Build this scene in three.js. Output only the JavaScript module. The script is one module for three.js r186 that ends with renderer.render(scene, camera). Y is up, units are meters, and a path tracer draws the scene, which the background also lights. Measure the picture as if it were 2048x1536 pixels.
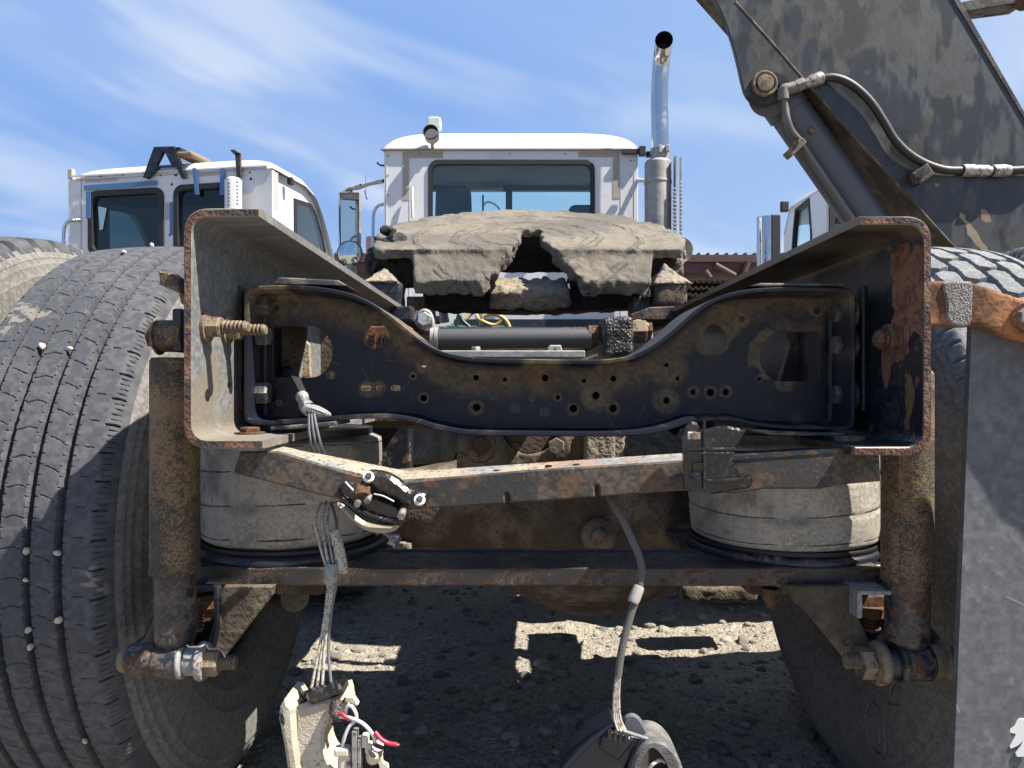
import * as THREE from 'three';
import { mergeGeometries, toCreasedNormals } from 'three/addons/utils/BufferGeometryUtils.js';
import { FontLoader } from 'three/addons/loaders/FontLoader.js';
import { TextGeometry } from 'three/addons/geometries/TextGeometry.js';
import { RoundedBoxGeometry } from 'three/addons/geometries/RoundedBoxGeometry.js';

// ------------------------------------------------------------------ camera, sky, sun, exposure
const V3 = (x, y, z) => new THREE.Vector3(x, y, z);
const F = 1490, CX = 1035, CY = 770, EYE = 0.77, CXF = 1024, CYF = 768;
const scene = new THREE.Scene();
const camera = new THREE.PerspectiveCamera(2 * Math.atan(CYF / F) * 180 / Math.PI, 4 / 3, 0.05, 400);
camera.position.set(0, EYE, 0);
camera.setViewOffset(2048, 1536, CXF - CX, CYF - CY, 2048, 1536);
const renderer = new THREE.WebGLRenderer({ antialias: true });
renderer.toneMapping = THREE.LinearToneMapping;
renderer.toneMappingExposure = 2.6;
renderer.shadowMap.enabled = true;
const SUN = V3(0.667, 1.0, 0.09).normalize();
const sun = new THREE.DirectionalLight(new THREE.Color().setRGB(1, 0.93, 0.82), 5);
sun.position.copy(SUN).multiplyScalar(40);
sun.castShadow = true; sun.shadow.mapSize.set(4096, 4096); sun.shadow.radius = 1;
Object.assign(sun.shadow.camera, { left: -14, right: 14, top: 14, bottom: -14, near: 1, far: 90 });
scene.add(sun, sun.target);
sun.target.position.set(0, 0, -4);

// ------------------------------------------------------------------ noise
let seedState = 7;
function rnd() { seedState = (seedState * 1664525 + 1013904223) >>> 0; return seedState / 4294967296; }
const rr = (a, b) => a + (b - a) * rnd();
const PT = new Uint16Array(4096), FT = new Float32Array(4096);
{ for (let i = 0; i < 4096; i++) PT[i] = i; for (let i = 4095; i > 0; i--) { const j = Math.floor(rnd() * (i + 1)), t = PT[i]; PT[i] = PT[j]; PT[j] = t; } for (let i = 0; i < 4096; i++) FT[i] = rnd(); }
function hash(x, y, z) { return FT[(PT[(PT[(x + z * 37) & 4095] + y) & 4095] + z * 11) & 4095]; }
const sm = (t) => t * t * (3 - 2 * t);
const lerp = (a, b, t) => a + (b - a) * t;
const clamp = (x, a = 0, b = 1) => x < a ? a : x > b ? b : x;
const ss = (a, b, x) => sm(clamp((x - a) / (b - a)));
function vn2(x, y, p, s) {            // periodic value noise, period p, for x and y from 0 to p
  const xi = x | 0, yi = y | 0, fx = sm(x - xi), fy = sm(y - yi), x1 = xi + 1 >= p ? 0 : xi + 1, y1 = yi + 1 >= p ? 0 : yi + 1, k = s * 37, q = s * 11;
  const A = PT[(xi + k) & 4095], B = PT[(x1 + k) & 4095];
  const a = FT[(PT[(A + yi) & 4095] + q) & 4095], b = FT[(PT[(B + yi) & 4095] + q) & 4095], c = FT[(PT[(A + y1) & 4095] + q) & 4095], d = FT[(PT[(B + y1) & 4095] + q) & 4095];
  const e = a + (b - a) * fx; return e + (c + (d - c) * fx - e) * fy;
}
function fbm(u, v, f, o = 4, s = 1) { let a = 0, w = 0.5, t = 0; for (let i = 0; i < o; i++) { a += w * vn2(u * f, v * f, f, s + i * 17); t += w; w *= 0.55; f *= 2; } return a / t; }
function vn3(x, y, z, s) {
  const xi = Math.floor(x), yi = Math.floor(y), zi = Math.floor(z), fx = sm(x - xi), fy = sm(y - yi), fz = sm(z - zi), xs = xi + s * 131;
  const A = PT[xs & 4095], B = PT[(xs + 1) & 4095], a0 = PT[(A + yi) & 4095], a1 = PT[(A + yi + 1) & 4095], b0 = PT[(B + yi) & 4095], b1 = PT[(B + yi + 1) & 4095];
  const z0 = zi + 57, z1 = z0 + 1, h = (p, q) => FT[(PT[(p + q) & 4095])];
  const u0 = h(a0, z0), u1 = h(b0, z0), u2 = h(a1, z0), u3 = h(b1, z0), w0 = h(a0, z1), w1 = h(b0, z1), w2 = h(a1, z1), w3 = h(b1, z1);
  const p0 = u0 + (u1 - u0) * fx, p1 = u2 + (u3 - u2) * fx, q0 = w0 + (w1 - w0) * fx, q1 = w2 + (w3 - w2) * fx, p = p0 + (p1 - p0) * fy; return p + (q0 + (q1 - q0) * fy - p) * fz;
}
function fbm3(x, y, z, o = 3, s = 1) { let a = 0, w = 0.5, t = 0; for (let i = 0; i < o; i++) { a += w * vn3(x, y, z, s + i); t += w; w *= 0.5; x *= 2.03; y *= 2.03; z *= 2.03; } return a / t; }
function worley(u, v, f, s) {         // periodic: [nearest distance, second, id]
  const x = u * f, y = v * f, xi = Math.floor(x), yi = Math.floor(y); let d1 = 9, d2 = 9, id = 0;
  for (let j = -1; j <= 1; j++) for (let i = -1; i <= 1; i++) {
    const a = ((xi + i) % f + f) % f, b = ((yi + j) % f + f) % f, px = xi + i + 0.1 + 0.8 * hash(a, b, s), py = yi + j + 0.1 + 0.8 * hash(a, b, s + 1), d = Math.hypot(px - x, py - y);
    if (d < d1) { d2 = d1; d1 = d; id = hash(a, b, s + 2); } else if (d < d2) d2 = d;
  }
  return [d1, d2, id];
}

// ------------------------------------------------------------------ the sky: air and thin cirrus
{
  const W = 1536, Hh = 768, data = new Float32Array(W * Hh * 4), EX = 2.6;
  for (let j = 0; j < Hh; j++) {
    const el = (j + 0.5) / Hh * Math.PI - Math.PI / 2;
    for (let i = 0; i < W; i++) {
      const az = (i + 0.5) / W * 2 * Math.PI - Math.PI;     // az = 0 looks along +x
      const x = Math.cos(el) * Math.cos(az), y = Math.sin(el), z = Math.cos(el) * Math.sin(az);
      const e = Math.max(0, y), k = Math.pow(1 - e, 3.2);
      const toSun = Math.max(0, x * SUN.x + y * SUN.y + z * SUN.z);
      const pale = clamp(k * 0.36 + 0.30 * Math.pow(toSun, 2) + 0.16 + 0.34 * clamp(x * 1.4 + 0.12));
      let r = lerp(0.125, 0.53, pale), g = lerp(0.325, 0.71, pale), b = lerp(0.83, 0.94, pale);
      // cirrus on a high plane, drawn out in streaks
      const q = 1 / (e + 0.13), px = x * q, pz = z * q, ca = Math.cos(-0.95), sa = Math.sin(-0.95), s1 = px * ca + pz * sa, s2 = -px * sa + pz * ca;
      const wx = fbm3(s1 * 0.5, s2 * 0.5, 3, 3, 5) - 0.5;
      let c = fbm3(s1 * 0.42 + wx, s2 * 1.5 + wx * 2.4, 0.5, 6, 9) * 0.62 + fbm3(s1 * 0.35 + 4, s2 * 0.5, 8, 4, 3) * 0.5;
      const fine = fbm3(s1 * 1.6 + wx * 3, s2 * 5.5 + wx * 7, 2.5, 4, 15); c = clamp(ss(0.40 - 0.06 * clamp(x), 0.78, c) * 0.45 + 0.75 * ss(0.46, 0.78, fine) * ss(0.32, 0.58, c));
      if (y < 0) { r = lerp(0.45, 0.30, ss(0, 0.2, -y)); g = lerp(0.55, 0.26, ss(0, 0.2, -y)); b = lerp(0.7, 0.2, ss(0, 0.2, -y)); c = 0; }
      r = lerp(r, 0.62, c); g = lerp(g, 0.735, c); b = lerp(b, 0.95, c);
      const o = (j * W + i) * 4; data[o] = r / EX; data[o + 1] = g / EX; data[o + 2] = b / EX; data[o + 3] = 1;
    }
  }
  const t = new THREE.DataTexture(data, W, Hh, THREE.RGBAFormat, THREE.FloatType);
  t.mapping = THREE.EquirectangularReflectionMapping; t.magFilter = t.minFilter = THREE.LinearFilter; t.needsUpdate = true;
  scene.background = t; scene.environment = t;
}

// ------------------------------------------------------------------ materials: every map is computed
const lin2s = (c) => Math.round(255 * clamp(c <= 0.0031308 ? 12.92 * c : 1.055 * Math.pow(c, 1 / 2.4) - 0.055));
const mix3 = (a, b, t) => [lerp(a[0], b[0], t), lerp(a[1], b[1], t), lerp(a[2], b[2], t)];
// fn(u, v) gives {c: linear colour, r: roughness, h: height 0..1, a?: opacity}; metres = size of one repeat
function surface(fn, { size = 512, h = size, metres = 0.4, bump = 0.001, wrap = true, metal = 0, extra = {} } = {}) {
  const col = new Uint8Array(size * h * 4), dat = new Uint8Array(size * h * 4), hei = new Uint8Array(size * h * 4);
  let r0 = 9, r1 = -9;
  for (let j = 0; j < h; j++) for (let i = 0; i < size; i++) {
    const s = fn((i + 0.5) / size, (j + 0.5) / h), o = (j * size + i) * 4;
    for (let k = 0; k < 3; k++) { col[o + k] = lin2s(s.c[k] * 0.77); hei[o + k] = 255 * clamp(s.h ?? 0.5); }
    r0 = Math.min(r0, s.r ?? 0.8); r1 = Math.max(r1, s.r ?? 0.8); dat[o] = 0; dat[o + 1] = 255 * clamp(s.r ?? 0.8); dat[o + 2] = 255 * clamp(s.m ?? 1); col[o + 3] = dat[o + 3] = hei[o + 3] = 255;
  }
  const tx = (d, srgb) => {
    const t = new THREE.DataTexture(d, size, h); t.magFilter = THREE.LinearFilter; t.minFilter = THREE.LinearMipmapLinearFilter; t.generateMipmaps = true;
    if (wrap) t.wrapS = t.wrapT = THREE.RepeatWrapping;
    if (metres) t.repeat.set(1 / metres, 1 / metres);
    if (srgb) t.colorSpace = THREE.SRGBColorSpace; t.needsUpdate = true; return t;
  };
  const m = new THREE.MeshPhysicalMaterial({ map: tx(col, true), roughness: (r0 + r1) / 2, side: THREE.DoubleSide, ...extra });
  if (r1 - r0 > 0.15) { m.roughness = 1; m.roughnessMap = tx(dat); }
  if (bump) { m.bumpMap = tx(hei); m.bumpScale = bump; }
  if (metal) { m.metalness = metal; }
  return m;
}
const plain = (c, r = 0.5, o = {}) => new THREE.MeshPhysicalMaterial({ color: new THREE.Color().setRGB(...(o.transmission || o.metalness ? c : c.map((x) => x * 0.8))), roughness: r, side: THREE.DoubleSide, ...o });

const NAVY = [0.012, 0.015, 0.026], BLACK = [0.012, 0.012, 0.014], DUST = [0.27, 0.215, 0.15], SOIL = [0.095, 0.07, 0.042], RUST = [0.115, 0.052, 0.026], DRUST = [0.05, 0.027, 0.018], ORANGE = [0.34, 0.15, 0.045];
const M = {};
// painted steel with dust, scratches and rust in given amounts
function steel({ base = NAVY, dust = 0.4, rust = 0.3, rough = 0.42, seed = 1, metres = 0.4, grit = 0.5, dustC = DUST, rustC = RUST, bump = 0.0012, size = 512, orange = 0.3 }) {
  return surface((u, v) => {
    const n1 = fbm(u, v, 4, 5, seed), n2 = fbm(u, v, 9, 5, seed + 50), n3 = fbm(u, v, 64, 2, seed + 90), n4 = fbm(u, v, 24, 3, seed + 130);
    const du = clamp(ss(0.72 - dust * 0.55, 0.95 - dust * 0.45, n1 * 0.7 + n3 * 0.3) * 0.9 + grit * 0.35 * ss(0.6, 0.8, n3) * dust);
    const ru = ss(0.70 - rust * 0.42, 0.76 - rust * 0.42, n2 * 0.75 + n4 * 0.25);
    let c = mix3(base, dustC, du);
    const rc = mix3(mix3(DRUST, rustC, 0.8 * ss(0.3, 0.7, n4)), ORANGE, orange * ss(0.58, 0.8, n3));
    c = mix3(c, rc, ru * (1 - 0.35 * du));
    return { c, r: lerp(lerp(rough, 0.92, du), 0.95, ru), h: 0.4 + 0.3 * ru * n3 + 0.3 * du * n3 + 0.1 * n4 - 0.15 * ru };
  }, { metres, bump, size });
}
M.navy = steel({ dust: 0.32, rust: 0.12, seed: 3 });
M.navyRust = steel({ dust: 0.5, rust: 0.42, seed: 11, metres: 0.22, dustC: [0.17, 0.13, 0.09] });
M.rustHeavy = steel({ base: [0.03, 0.03, 0.035], dust: 0.3, rust: 0.95, seed: 21, metres: 0.25 });
M.rustOrange = surface((u, v) => { const a = fbm(u, v, 6, 5, 31), b = fbm(u, v, 60, 2, 33); return { c: mix3(mix3(RUST, [0.40, 0.17, 0.075], ss(0.3, 0.7, a)), DRUST, 0.55 * ss(0.58, 0.75, b)), r: 0.95, h: b }; }, { metres: 0.2, bump: 0.0005 });
M.rustEdge = surface((u, v) => { const a = fbm(u, v, 8, 5, 41), b = fbm(u, v, 80, 2, 43); return { c: mix3(mix3([0.10, 0.04, 0.025], [0.21, 0.12, 0.075], ss(0.35, 0.7, a)), [0.03, 0.028, 0.03], 0.8 * ss(0.52, 0.6, fbm(u, v, 10, 3, 47))), r: 0.85, h: b * 0.6 + a * 0.4 }; }, { metres: 0.22, bump: 0.002 });
M.shock = surface((u, v) => { const a = fbm(u, v, 6, 5, 51), b = fbm(u, v, 130, 2, 53), e = fbm(u, v, 22, 4, 55), t = ss(0.38, 0.62, b * 0.3 + a * 0.5 + e * 0.2); return { c: mix3(mix3([0.03, 0.027, 0.024], [0.07, 0.055, 0.036], b), mix3([0.15, 0.10, 0.052], [0.24, 0.155, 0.075], b), t), r: 0.8, h: b }; }, { metres: 0.25, bump: 0.0005, size: 768 });
M.beam = steel({ base: [0.022, 0.02, 0.02], dust: 0.5, rust: 0.36, orange: 0.05, seed: 15, metres: 0.12, bump: 0.0005, dustC: [0.15, 0.115, 0.08], rustC: [0.085, 0.045, 0.028] });
M.endBolt = steel({ base: [0.05, 0.052, 0.058], dust: 0.5, rust: 0.1, seed: 17, metres: 0.1, dustC: [0.20, 0.18, 0.15] });
M.bolt = steel({ base: [0.06, 0.05, 0.045], dust: 0.85, rust: 0.3, seed: 61, metres: 0.06, dustC: [0.25, 0.19, 0.12] });
M.boltRust = steel({ base: [0.05, 0.03, 0.02], dust: 0.45, rust: 1.2, seed: 63, metres: 0.06, rustC: [0.17, 0.08, 0.035] });
M.zinc = surface((u, v) => { const a = fbm(u, v, 12, 4, 65); return { c: mix3([0.42, 0.42, 0.42], [0.2, 0.17, 0.13], ss(0.45, 0.7, a)), r: 0.35 + 0.4 * a, h: a }; }, { metres: 0.1, bump: 0.0004, size: 256, metal: 0.6 });
M.dustySteel = surface((u, v) => { // chalky blue-grey paint powdered with dust
  const a = fbm(u, v, 4, 5, 71), b = fbm(u, v, 90, 2, 73), s = fbm(u, v, 30, 3, 77);
  return { c: mix3(mix3([0.20, 0.215, 0.22], [0.33, 0.33, 0.31], ss(0.35, 0.7, b * 0.5 + a * 0.5)), [0.10, 0.105, 0.12], 0.6 * ss(0.55, 0.75, s)), r: 0.7, h: b };
}, { metres: 0.35, bump: 0.0005 });
M.barFace = surface((u, v) => { const a = fbm(u, v, 4, 5, 81), b = fbm(u, v, 90, 2, 83), c = fbm(u, v, 7, 5, 87), e = fbm(u, v, 24, 3, 89); // bar: dark paint, dust, rust at places
  let k = mix3([0.032, 0.029, 0.028], [0.15, 0.115, 0.075], 0.75 * ss(0.46, 0.72, a * 0.5 + e * 0.2 + b * 0.3)); k = mix3(k, mix3([0.075, 0.04, 0.022], [0.15, 0.08, 0.038], b), 0.75 * ss(0.57, 0.64, c * 0.75 + e * 0.25)); return { c: k, r: 0.8, h: b }; }, { metres: 0.35, bump: 0.0003 });
M.barTop = surface((u, v) => { const a = fbm(u, v, 7, 5, 84), b = fbm(u, v, 100, 2, 86), c = fbm(u, v, 6, 4, 88);
  let k = mix3([0.38, 0.32, 0.235], [0.22, 0.23, 0.25], ss(0.46, 0.62, a * 0.7 + b * 0.3)); k = mix3(k, [0.37, 0.18, 0.08], 0.7 * ss(0.53, 0.64, c * 0.8 + b * 0.2)); k = mix3(k, [0.06, 0.06, 0.07], 0.7 * ss(0.64, 0.7, b)); return { c: k, r: 0.85, h: b }; }, { metres: 0.35, bump: 0.0008 });
M.glossBlack = surface((u, v) => { const b = fbm(u, v, 60, 2, 91), a = fbm(u, v, 5, 4, 92); return { c: mix3([0.010, 0.010, 0.011], [0.09, 0.08, 0.07], 0.6 * ss(0.6, 0.85, b) + 0.25 * ss(0.5, 0.7, a)), r: 0.16 + 0.3 * ss(0.55, 0.8, b), h: a }; }, { metres: 0.2, bump: 0.0008, size: 256 });
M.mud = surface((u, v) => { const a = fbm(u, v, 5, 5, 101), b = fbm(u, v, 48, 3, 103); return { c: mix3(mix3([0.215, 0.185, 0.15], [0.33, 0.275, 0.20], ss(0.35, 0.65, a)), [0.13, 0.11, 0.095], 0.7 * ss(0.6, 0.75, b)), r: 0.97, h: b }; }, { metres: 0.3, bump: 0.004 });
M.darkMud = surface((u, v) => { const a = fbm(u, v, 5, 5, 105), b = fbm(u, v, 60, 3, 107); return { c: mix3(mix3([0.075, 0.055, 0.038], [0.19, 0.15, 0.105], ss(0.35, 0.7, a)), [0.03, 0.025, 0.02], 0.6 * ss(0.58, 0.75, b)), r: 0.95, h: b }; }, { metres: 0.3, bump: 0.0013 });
M.grease = surface((u, v) => { const b = fbm(u, v, 30, 4, 111); return { c: mix3([0.006, 0.006, 0.007], [0.022, 0.019, 0.016], ss(0.4, 0.8, b)), r: 0.75, h: b }; }, { metres: 0.2, bump: 0.003, size: 256 });  // near-black grease, also used where shade is put into the colour
M.castBlack = surface((u, v) => { const b = fbm(u, v, 40, 4, 113), a = fbm(u, v, 6, 4, 115); return { c: mix3([0.012, 0.012, 0.013], [0.12, 0.095, 0.07], 0.75 * ss(0.5, 0.75, a)), r: 0.35 + 0.3 * b, h: b }; }, { metres: 0.12, bump: 0.003, size: 256 });
M.bellows = surface((u, v) => { const a = fbm(u, v, 4, 5, 121), b = fbm(u, v, 100, 2, 123), c = fbm(u, v, 7, 4, 125); return { c: mix3(mix3([0.21, 0.20, 0.185], [0.40, 0.375, 0.325], ss(0.35, 0.65, a * 0.7 + b * 0.3)), [0.09, 0.09, 0.095], 0.5 * ss(0.55, 0.75, c)), r: 0.93, h: b }; }, { metres: 0.35, bump: 0.0005 });
M.tread = surface((u, v) => { const a = fbm(u, v, 5, 5, 131), b = fbm(u, v, 120, 2, 133), p = ss(0.71, 0.73, fbm(u, v, 9, 4, 135)); return { c: mix3(mix3([0.055, 0.059, 0.070], [0.098, 0.099, 0.108], ss(0.35, 0.7, a * 0.45 + b * 0.55)), [0.26, 0.235, 0.20], 0.75 * p * ss(0.3, 0.6, b)), r: 0.85, h: b }; }, { metres: 0.9, bump: 0.0005, size: 768 });
M.blockTread = surface((u, v) => { const a = fbm(u, v, 5, 5, 137), b = fbm(u, v, 90, 2, 139); return { c: mix3([0.15, 0.155, 0.165], [0.25, 0.25, 0.25], ss(0.35, 0.7, a * 0.5 + b * 0.5)), r: 0.95, h: b }; }, { metres: 0.4, bump: 0.0006 });
M.sidewall = surface((u, v) => { const a = fbm(u, v, 4, 5, 141), b = fbm(u, v, 110, 2, 143), st = fbm(u, v, 16, 3, 145); return { c: mix3(mix3([0.135, 0.128, 0.12], [0.235, 0.225, 0.21], ss(0.3, 0.7, a * 0.3 + st * 0.2 + b * 0.5)), [0.09, 0.083, 0.077], 0.4 * ss(0.6, 0.75, st)), r: 0.95, h: b }; }, { metres: 0.5, bump: 0.0006 });
M.white = surface((u, v) => { const a = fbm(u, v, 4, 5, 151), b = fbm(u, v, 30, 4, 153); return { c: mix3([0.74, 0.745, 0.75], [0.60, 0.59, 0.56], 0.7 * ss(0.5, 0.8, a) + 0.4 * ss(0.66, 0.75, b)), r: 0.38, h: a }; }, { metres: 1.4, bump: 0, extra: { clearcoat: 0.3, clearcoatRoughness: 0.2 } });
M.gum = plain([0.012, 0.012, 0.013], 0.6);
M.armGrey = null;
M.chrome = surface((u, v) => { const a = fbm(u, v, 6, 4, 161); return { c: [0.62, 0.63, 0.64], r: 0.12 + 0.22 * ss(0.4, 0.8, a), h: a }; }, { metres: 0.4, bump: 0.0003, size: 256, metal: 1 });
M.dullMetal = surface((u, v) => { const a = fbm(u, v, 6, 5, 163), b = fbm(u, v, 50, 2, 165); return { c: mix3([0.30, 0.29, 0.28], [0.45, 0.44, 0.42], ss(0.3, 0.7, a * 0.6 + b * 0.4)), r: 0.5 + 0.3 * a, h: b }; }, { metres: 0.4, bump: 0.0004, size: 256, metal: 0.55 });
M.glass = plain([0.925, 0.995, 0.975], 0.02, { transmission: 1, ior: 1.45, thickness: 0 });
M.darkGlass = plain([0.30, 0.36, 0.36], 0.03, { transmission: 1, ior: 1.45, thickness: 0 });
M.interior = plain([0.035, 0.04, 0.045], 0.85);
M.seat = plain([0.02, 0.045, 0.12], 0.8);
M.mirror = plain([0.5, 0.56, 0.56], 0.02, { metalness: 1 });

// ------------------------------------------------------------------ geometry helpers
const P = (px, py, d) => V3((px - CX) * d / F, EYE - (py - CY) * d / F, -d);
function boxUV(g, ox = 0, oy = 0) {   // uv in metres, by the way each face points
  if (g.index) g = g.toNonIndexed();
  const p = g.attributes.position, n = p.count, uv = new Float32Array(n * 2), a = V3(), b = V3(), c = V3();
  for (let i = 0; i < n; i += 3) {
    a.fromBufferAttribute(p, i); b.fromBufferAttribute(p, i + 1); c.fromBufferAttribute(p, i + 2);
    const nx = Math.abs((b.y - a.y) * (c.z - a.z) - (b.z - a.z) * (c.y - a.y)), ny = Math.abs((b.z - a.z) * (c.x - a.x) - (b.x - a.x) * (c.z - a.z)), nz = Math.abs((b.x - a.x) * (c.y - a.y) - (b.y - a.y) * (c.x - a.x));
    [a, b, c].forEach((q, k) => { const o = (i + k) * 2; if (nx >= ny && nx >= nz) { uv[o] = q.z; uv[o + 1] = q.y; } else if (ny >= nz) { uv[o] = q.x; uv[o + 1] = q.z; } else { uv[o] = q.x; uv[o + 1] = q.y; } uv[o] += ox; uv[o + 1] += oy; });
  }
  g.setAttribute('uv', new THREE.BufferAttribute(uv, 2));
  if (!g.attributes.normal) g.computeVertexNormals();
  return g;
}
const clean = (g) => { g = g.index ? g.toNonIndexed() : g; for (const k of Object.keys(g.attributes)) if (!['position', 'normal', 'uv'].includes(k)) g.deleteAttribute(k); g.clearGroups?.(); if (!g.attributes.normal) g.computeVertexNormals(); if (!g.attributes.uv) g.setAttribute('uv', new THREE.BufferAttribute(new Float32Array(g.attributes.position.count * 2), 2)); return g; };
function merge(list) { return list.length === 1 ? list[0] : mergeGeometries(list.flat().map(clean)); }
const names = {};
function numbered(n) { const k = names[n] = (names[n] ?? -1) + 1; return k ? n + '_' + String(k).padStart(3, '0') : n; }
function mesh(name, geo, mat, parent, keepUV) {
  let g = Array.isArray(geo) ? merge(geo) : geo;
  if (!keepUV) { const gr = g.groups?.length && !Array.isArray(geo) ? g.groups.map((x) => ({ ...x })) : null; g = boxUV(g, rnd() * 3, rnd() * 3); if (gr) { g.clearGroups(); gr.forEach((x) => g.addGroup(x.start, x.count, x.materialIndex)); } }
  const m = new THREE.Mesh(g, mat); m.name = parent ? name : numbered(name); m.castShadow = m.receiveShadow = true; (parent || scene).add(m); return m;
}
function group(name, parent) { const g = new THREE.Group(); g.name = parent ? name : numbered(name); (parent || scene).add(g); return g; }
function tag(o, label, category, grp) { o.userData.label = label; if (category) o.userData.category = category; if (grp) o.userData.group = grp; return o; }
const box = (w, h, d, x = 0, y = 0, z = 0, r = 0.002) => { const g = new RoundedBoxGeometry(w, h, d, 1, Math.min(r, w / 2.1, h / 2.1, d / 2.1)); g.translate(x, y, z); return g; };
function between(g, p, q) { // geometry made along +y from 0 to its length, moved to start at p and point at q
  const m = new THREE.Matrix4(), d = q.clone().sub(p).normalize(); m.makeRotationFromQuaternion(new THREE.Quaternion().setFromUnitVectors(V3(0, 1, 0), d)); m.setPosition(p); g.applyMatrix4(m); return g;
}
function cyl(p, q, r1, r2 = r1, seg = 28, open = false) { const L = p.distanceTo(q), g = new THREE.CylinderGeometry(r2, r1, L, seg, 1, open); g.translate(0, L / 2, 0); return between(g, p, q); }
function lathe(p, q, prof, seg = 32) { // prof: [fraction or metres along, radius]
  const g = new THREE.LatheGeometry(prof.map(([t, r]) => new THREE.Vector2(Math.max(r, 1e-5), t)), seg); return between(g, p, q);
}
function tube(pts, r, seg = 40, rad = 8, closed = false) { return new THREE.TubeGeometry(new THREE.CatmullRomCurve3(pts.map((q) => q.isVector3 ? q : P(...q)), closed, 'centripetal'), seg, r, rad, closed); }
function hex(p, dir, r, h, bevel = 0.15) { // a bolt head or a nut
  const g = new THREE.LatheGeometry([[0, 0], [r, 0], [r, h * (1 - bevel)], [r * 0.86, h], [0, h]].map(([a, b]) => new THREE.Vector2(a, b)), 6); const gg = g.toNonIndexed(); gg.computeVertexNormals(); return between(gg, p, p.clone().add(dir));
}
function threads(p, q, r, pitch = 0.0022) { pitch *= 1.35; const L = p.distanceTo(q), pr = [[0, 0]]; for (let t = 0; t < L - pitch; t += pitch) { pr.push([t, r * 0.74], [t + pitch * 0.3, r * 0.74], [t + pitch * 0.5, r], [t + pitch * 0.8, r]); } pr.push([L - 0.001, r * 0.8], [L, r * 0.7], [L, 0]); return lathe(p, q, pr, 18); }
const washer = (p, dir, r, h = 0.004) => cyl(p, p.clone().addScaledVector(dir, h), r, r, 32);
function extrudePx(pts, d, depth, holes = [], bevel = 0.002, curve = 12) { // an outline seen at distance d, made solid backwards
  const tp = (a) => a.map(([x, y]) => { const q = P(x, y, d); return new THREE.Vector2(q.x, q.y); });
  const s = new THREE.Shape(tp(pts)); for (const h of holes) s.holes.push(new THREE.Path(tp(h)));
  const g = new THREE.ExtrudeGeometry(s, { depth: depth - 2 * bevel, bevelEnabled: bevel > 0, bevelSize: bevel, bevelThickness: bevel, bevelOffset: -bevel, bevelSegments: 1, curveSegments: curve });
  g.translate(0, 0, -d - depth + bevel); return g;
}
const circ = (x, y, r, n = 18, ry = r) => Array.from({ length: n }, (_, i) => [x + r * Math.cos(i / n * 6.2832), y + ry * Math.sin(i / n * 6.2832)]);
function spline(pts, n = 8, closed = false) { const c = new THREE.CatmullRomCurve3(pts.map(([x, y]) => V3(x, y, 0)), closed, 'centripetal'); return c.getPoints(n * pts.length).map((p) => [p.x, p.y]); }
// surface nets: a smooth skin round f(x, y, z) < 0
function skin(f, lo, hi, cell) {
  const n = [0, 1, 2].map((k) => Math.ceil((hi[k] - lo[k]) / cell) + 1), [nx, ny, nz] = n, val = new Float32Array(nx * ny * nz), id = new Int32Array(nx * ny * nz).fill(-1), pos = [], idx = [];
  const at = (i, j, k) => i + nx * (j + ny * k);
  for (let k = 0; k < nz; k++) for (let j = 0; j < ny; j++) for (let i = 0; i < nx; i++) val[at(i, j, k)] = f(lo[0] + i * cell, lo[1] + j * cell, lo[2] + k * cell);
  const E = [[0, 1], [2, 3], [4, 5], [6, 7], [0, 2], [1, 3], [4, 6], [5, 7], [0, 4], [1, 5], [2, 6], [3, 7]];
  for (let k = 0; k < nz - 1; k++) for (let j = 0; j < ny - 1; j++) for (let i = 0; i < nx - 1; i++) {
    const v = []; let m = 0; for (let c = 0; c < 8; c++) { const q = val[at(i + (c & 1), j + (c >> 1 & 1), k + (c >> 2))]; v.push(q); if (q < 0) m++; }
    if (!m || m === 8) continue;
    let x = 0, y = 0, z = 0, t = 0;
    for (const [a, b] of E) if ((v[a] < 0) !== (v[b] < 0)) { const w = v[a] / (v[a] - v[b]); x += lerp(a & 1, b & 1, w); y += lerp(a >> 1 & 1, b >> 1 & 1, w); z += lerp(a >> 2, b >> 2, w); t++; }
    id[at(i, j, k)] = pos.length / 3; pos.push(lo[0] + (i + x / t) * cell, lo[1] + (j + y / t) * cell, lo[2] + (k + z / t) * cell);
  }
  const quad = (a, b, c, d, flip) => { if (a < 0 || b < 0 || c < 0 || d < 0) return; flip ? idx.push(a, c, b, a, d, c) : idx.push(a, b, c, a, c, d); };
  for (let k = 1; k < nz - 1; k++) for (let j = 1; j < ny - 1; j++) for (let i = 1; i < nx - 1; i++) {
    const s = val[at(i, j, k)] < 0;
    if (s !== val[at(i + 1, j, k)] < 0) quad(id[at(i, j - 1, k - 1)], id[at(i, j, k - 1)], id[at(i, j, k)], id[at(i, j - 1, k)], !s);
    if (s !== val[at(i, j + 1, k)] < 0) quad(id[at(i - 1, j, k - 1)], id[at(i - 1, j, k)], id[at(i, j, k)], id[at(i, j, k - 1)], !s);
    if (s !== val[at(i, j, k + 1)] < 0) quad(id[at(i - 1, j - 1, k)], id[at(i, j - 1, k)], id[at(i, j, k)], id[at(i - 1, j, k)], !s);
  }
  const g = new THREE.BufferGeometry(); g.setAttribute('position', new THREE.Float32BufferAttribute(pos, 3)); g.setIndex(idx); g.computeVertexNormals(); return g;
}
const sdBox = (x, y, z, a, b, c, r = 0) => { const qx = Math.abs(x) - a + r, qy = Math.abs(y) - b + r, qz = Math.abs(z) - c + r; return Math.hypot(Math.max(qx, 0), Math.max(qy, 0), Math.max(qz, 0)) + Math.min(Math.max(qx, qy, qz), 0) - r; };
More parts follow.
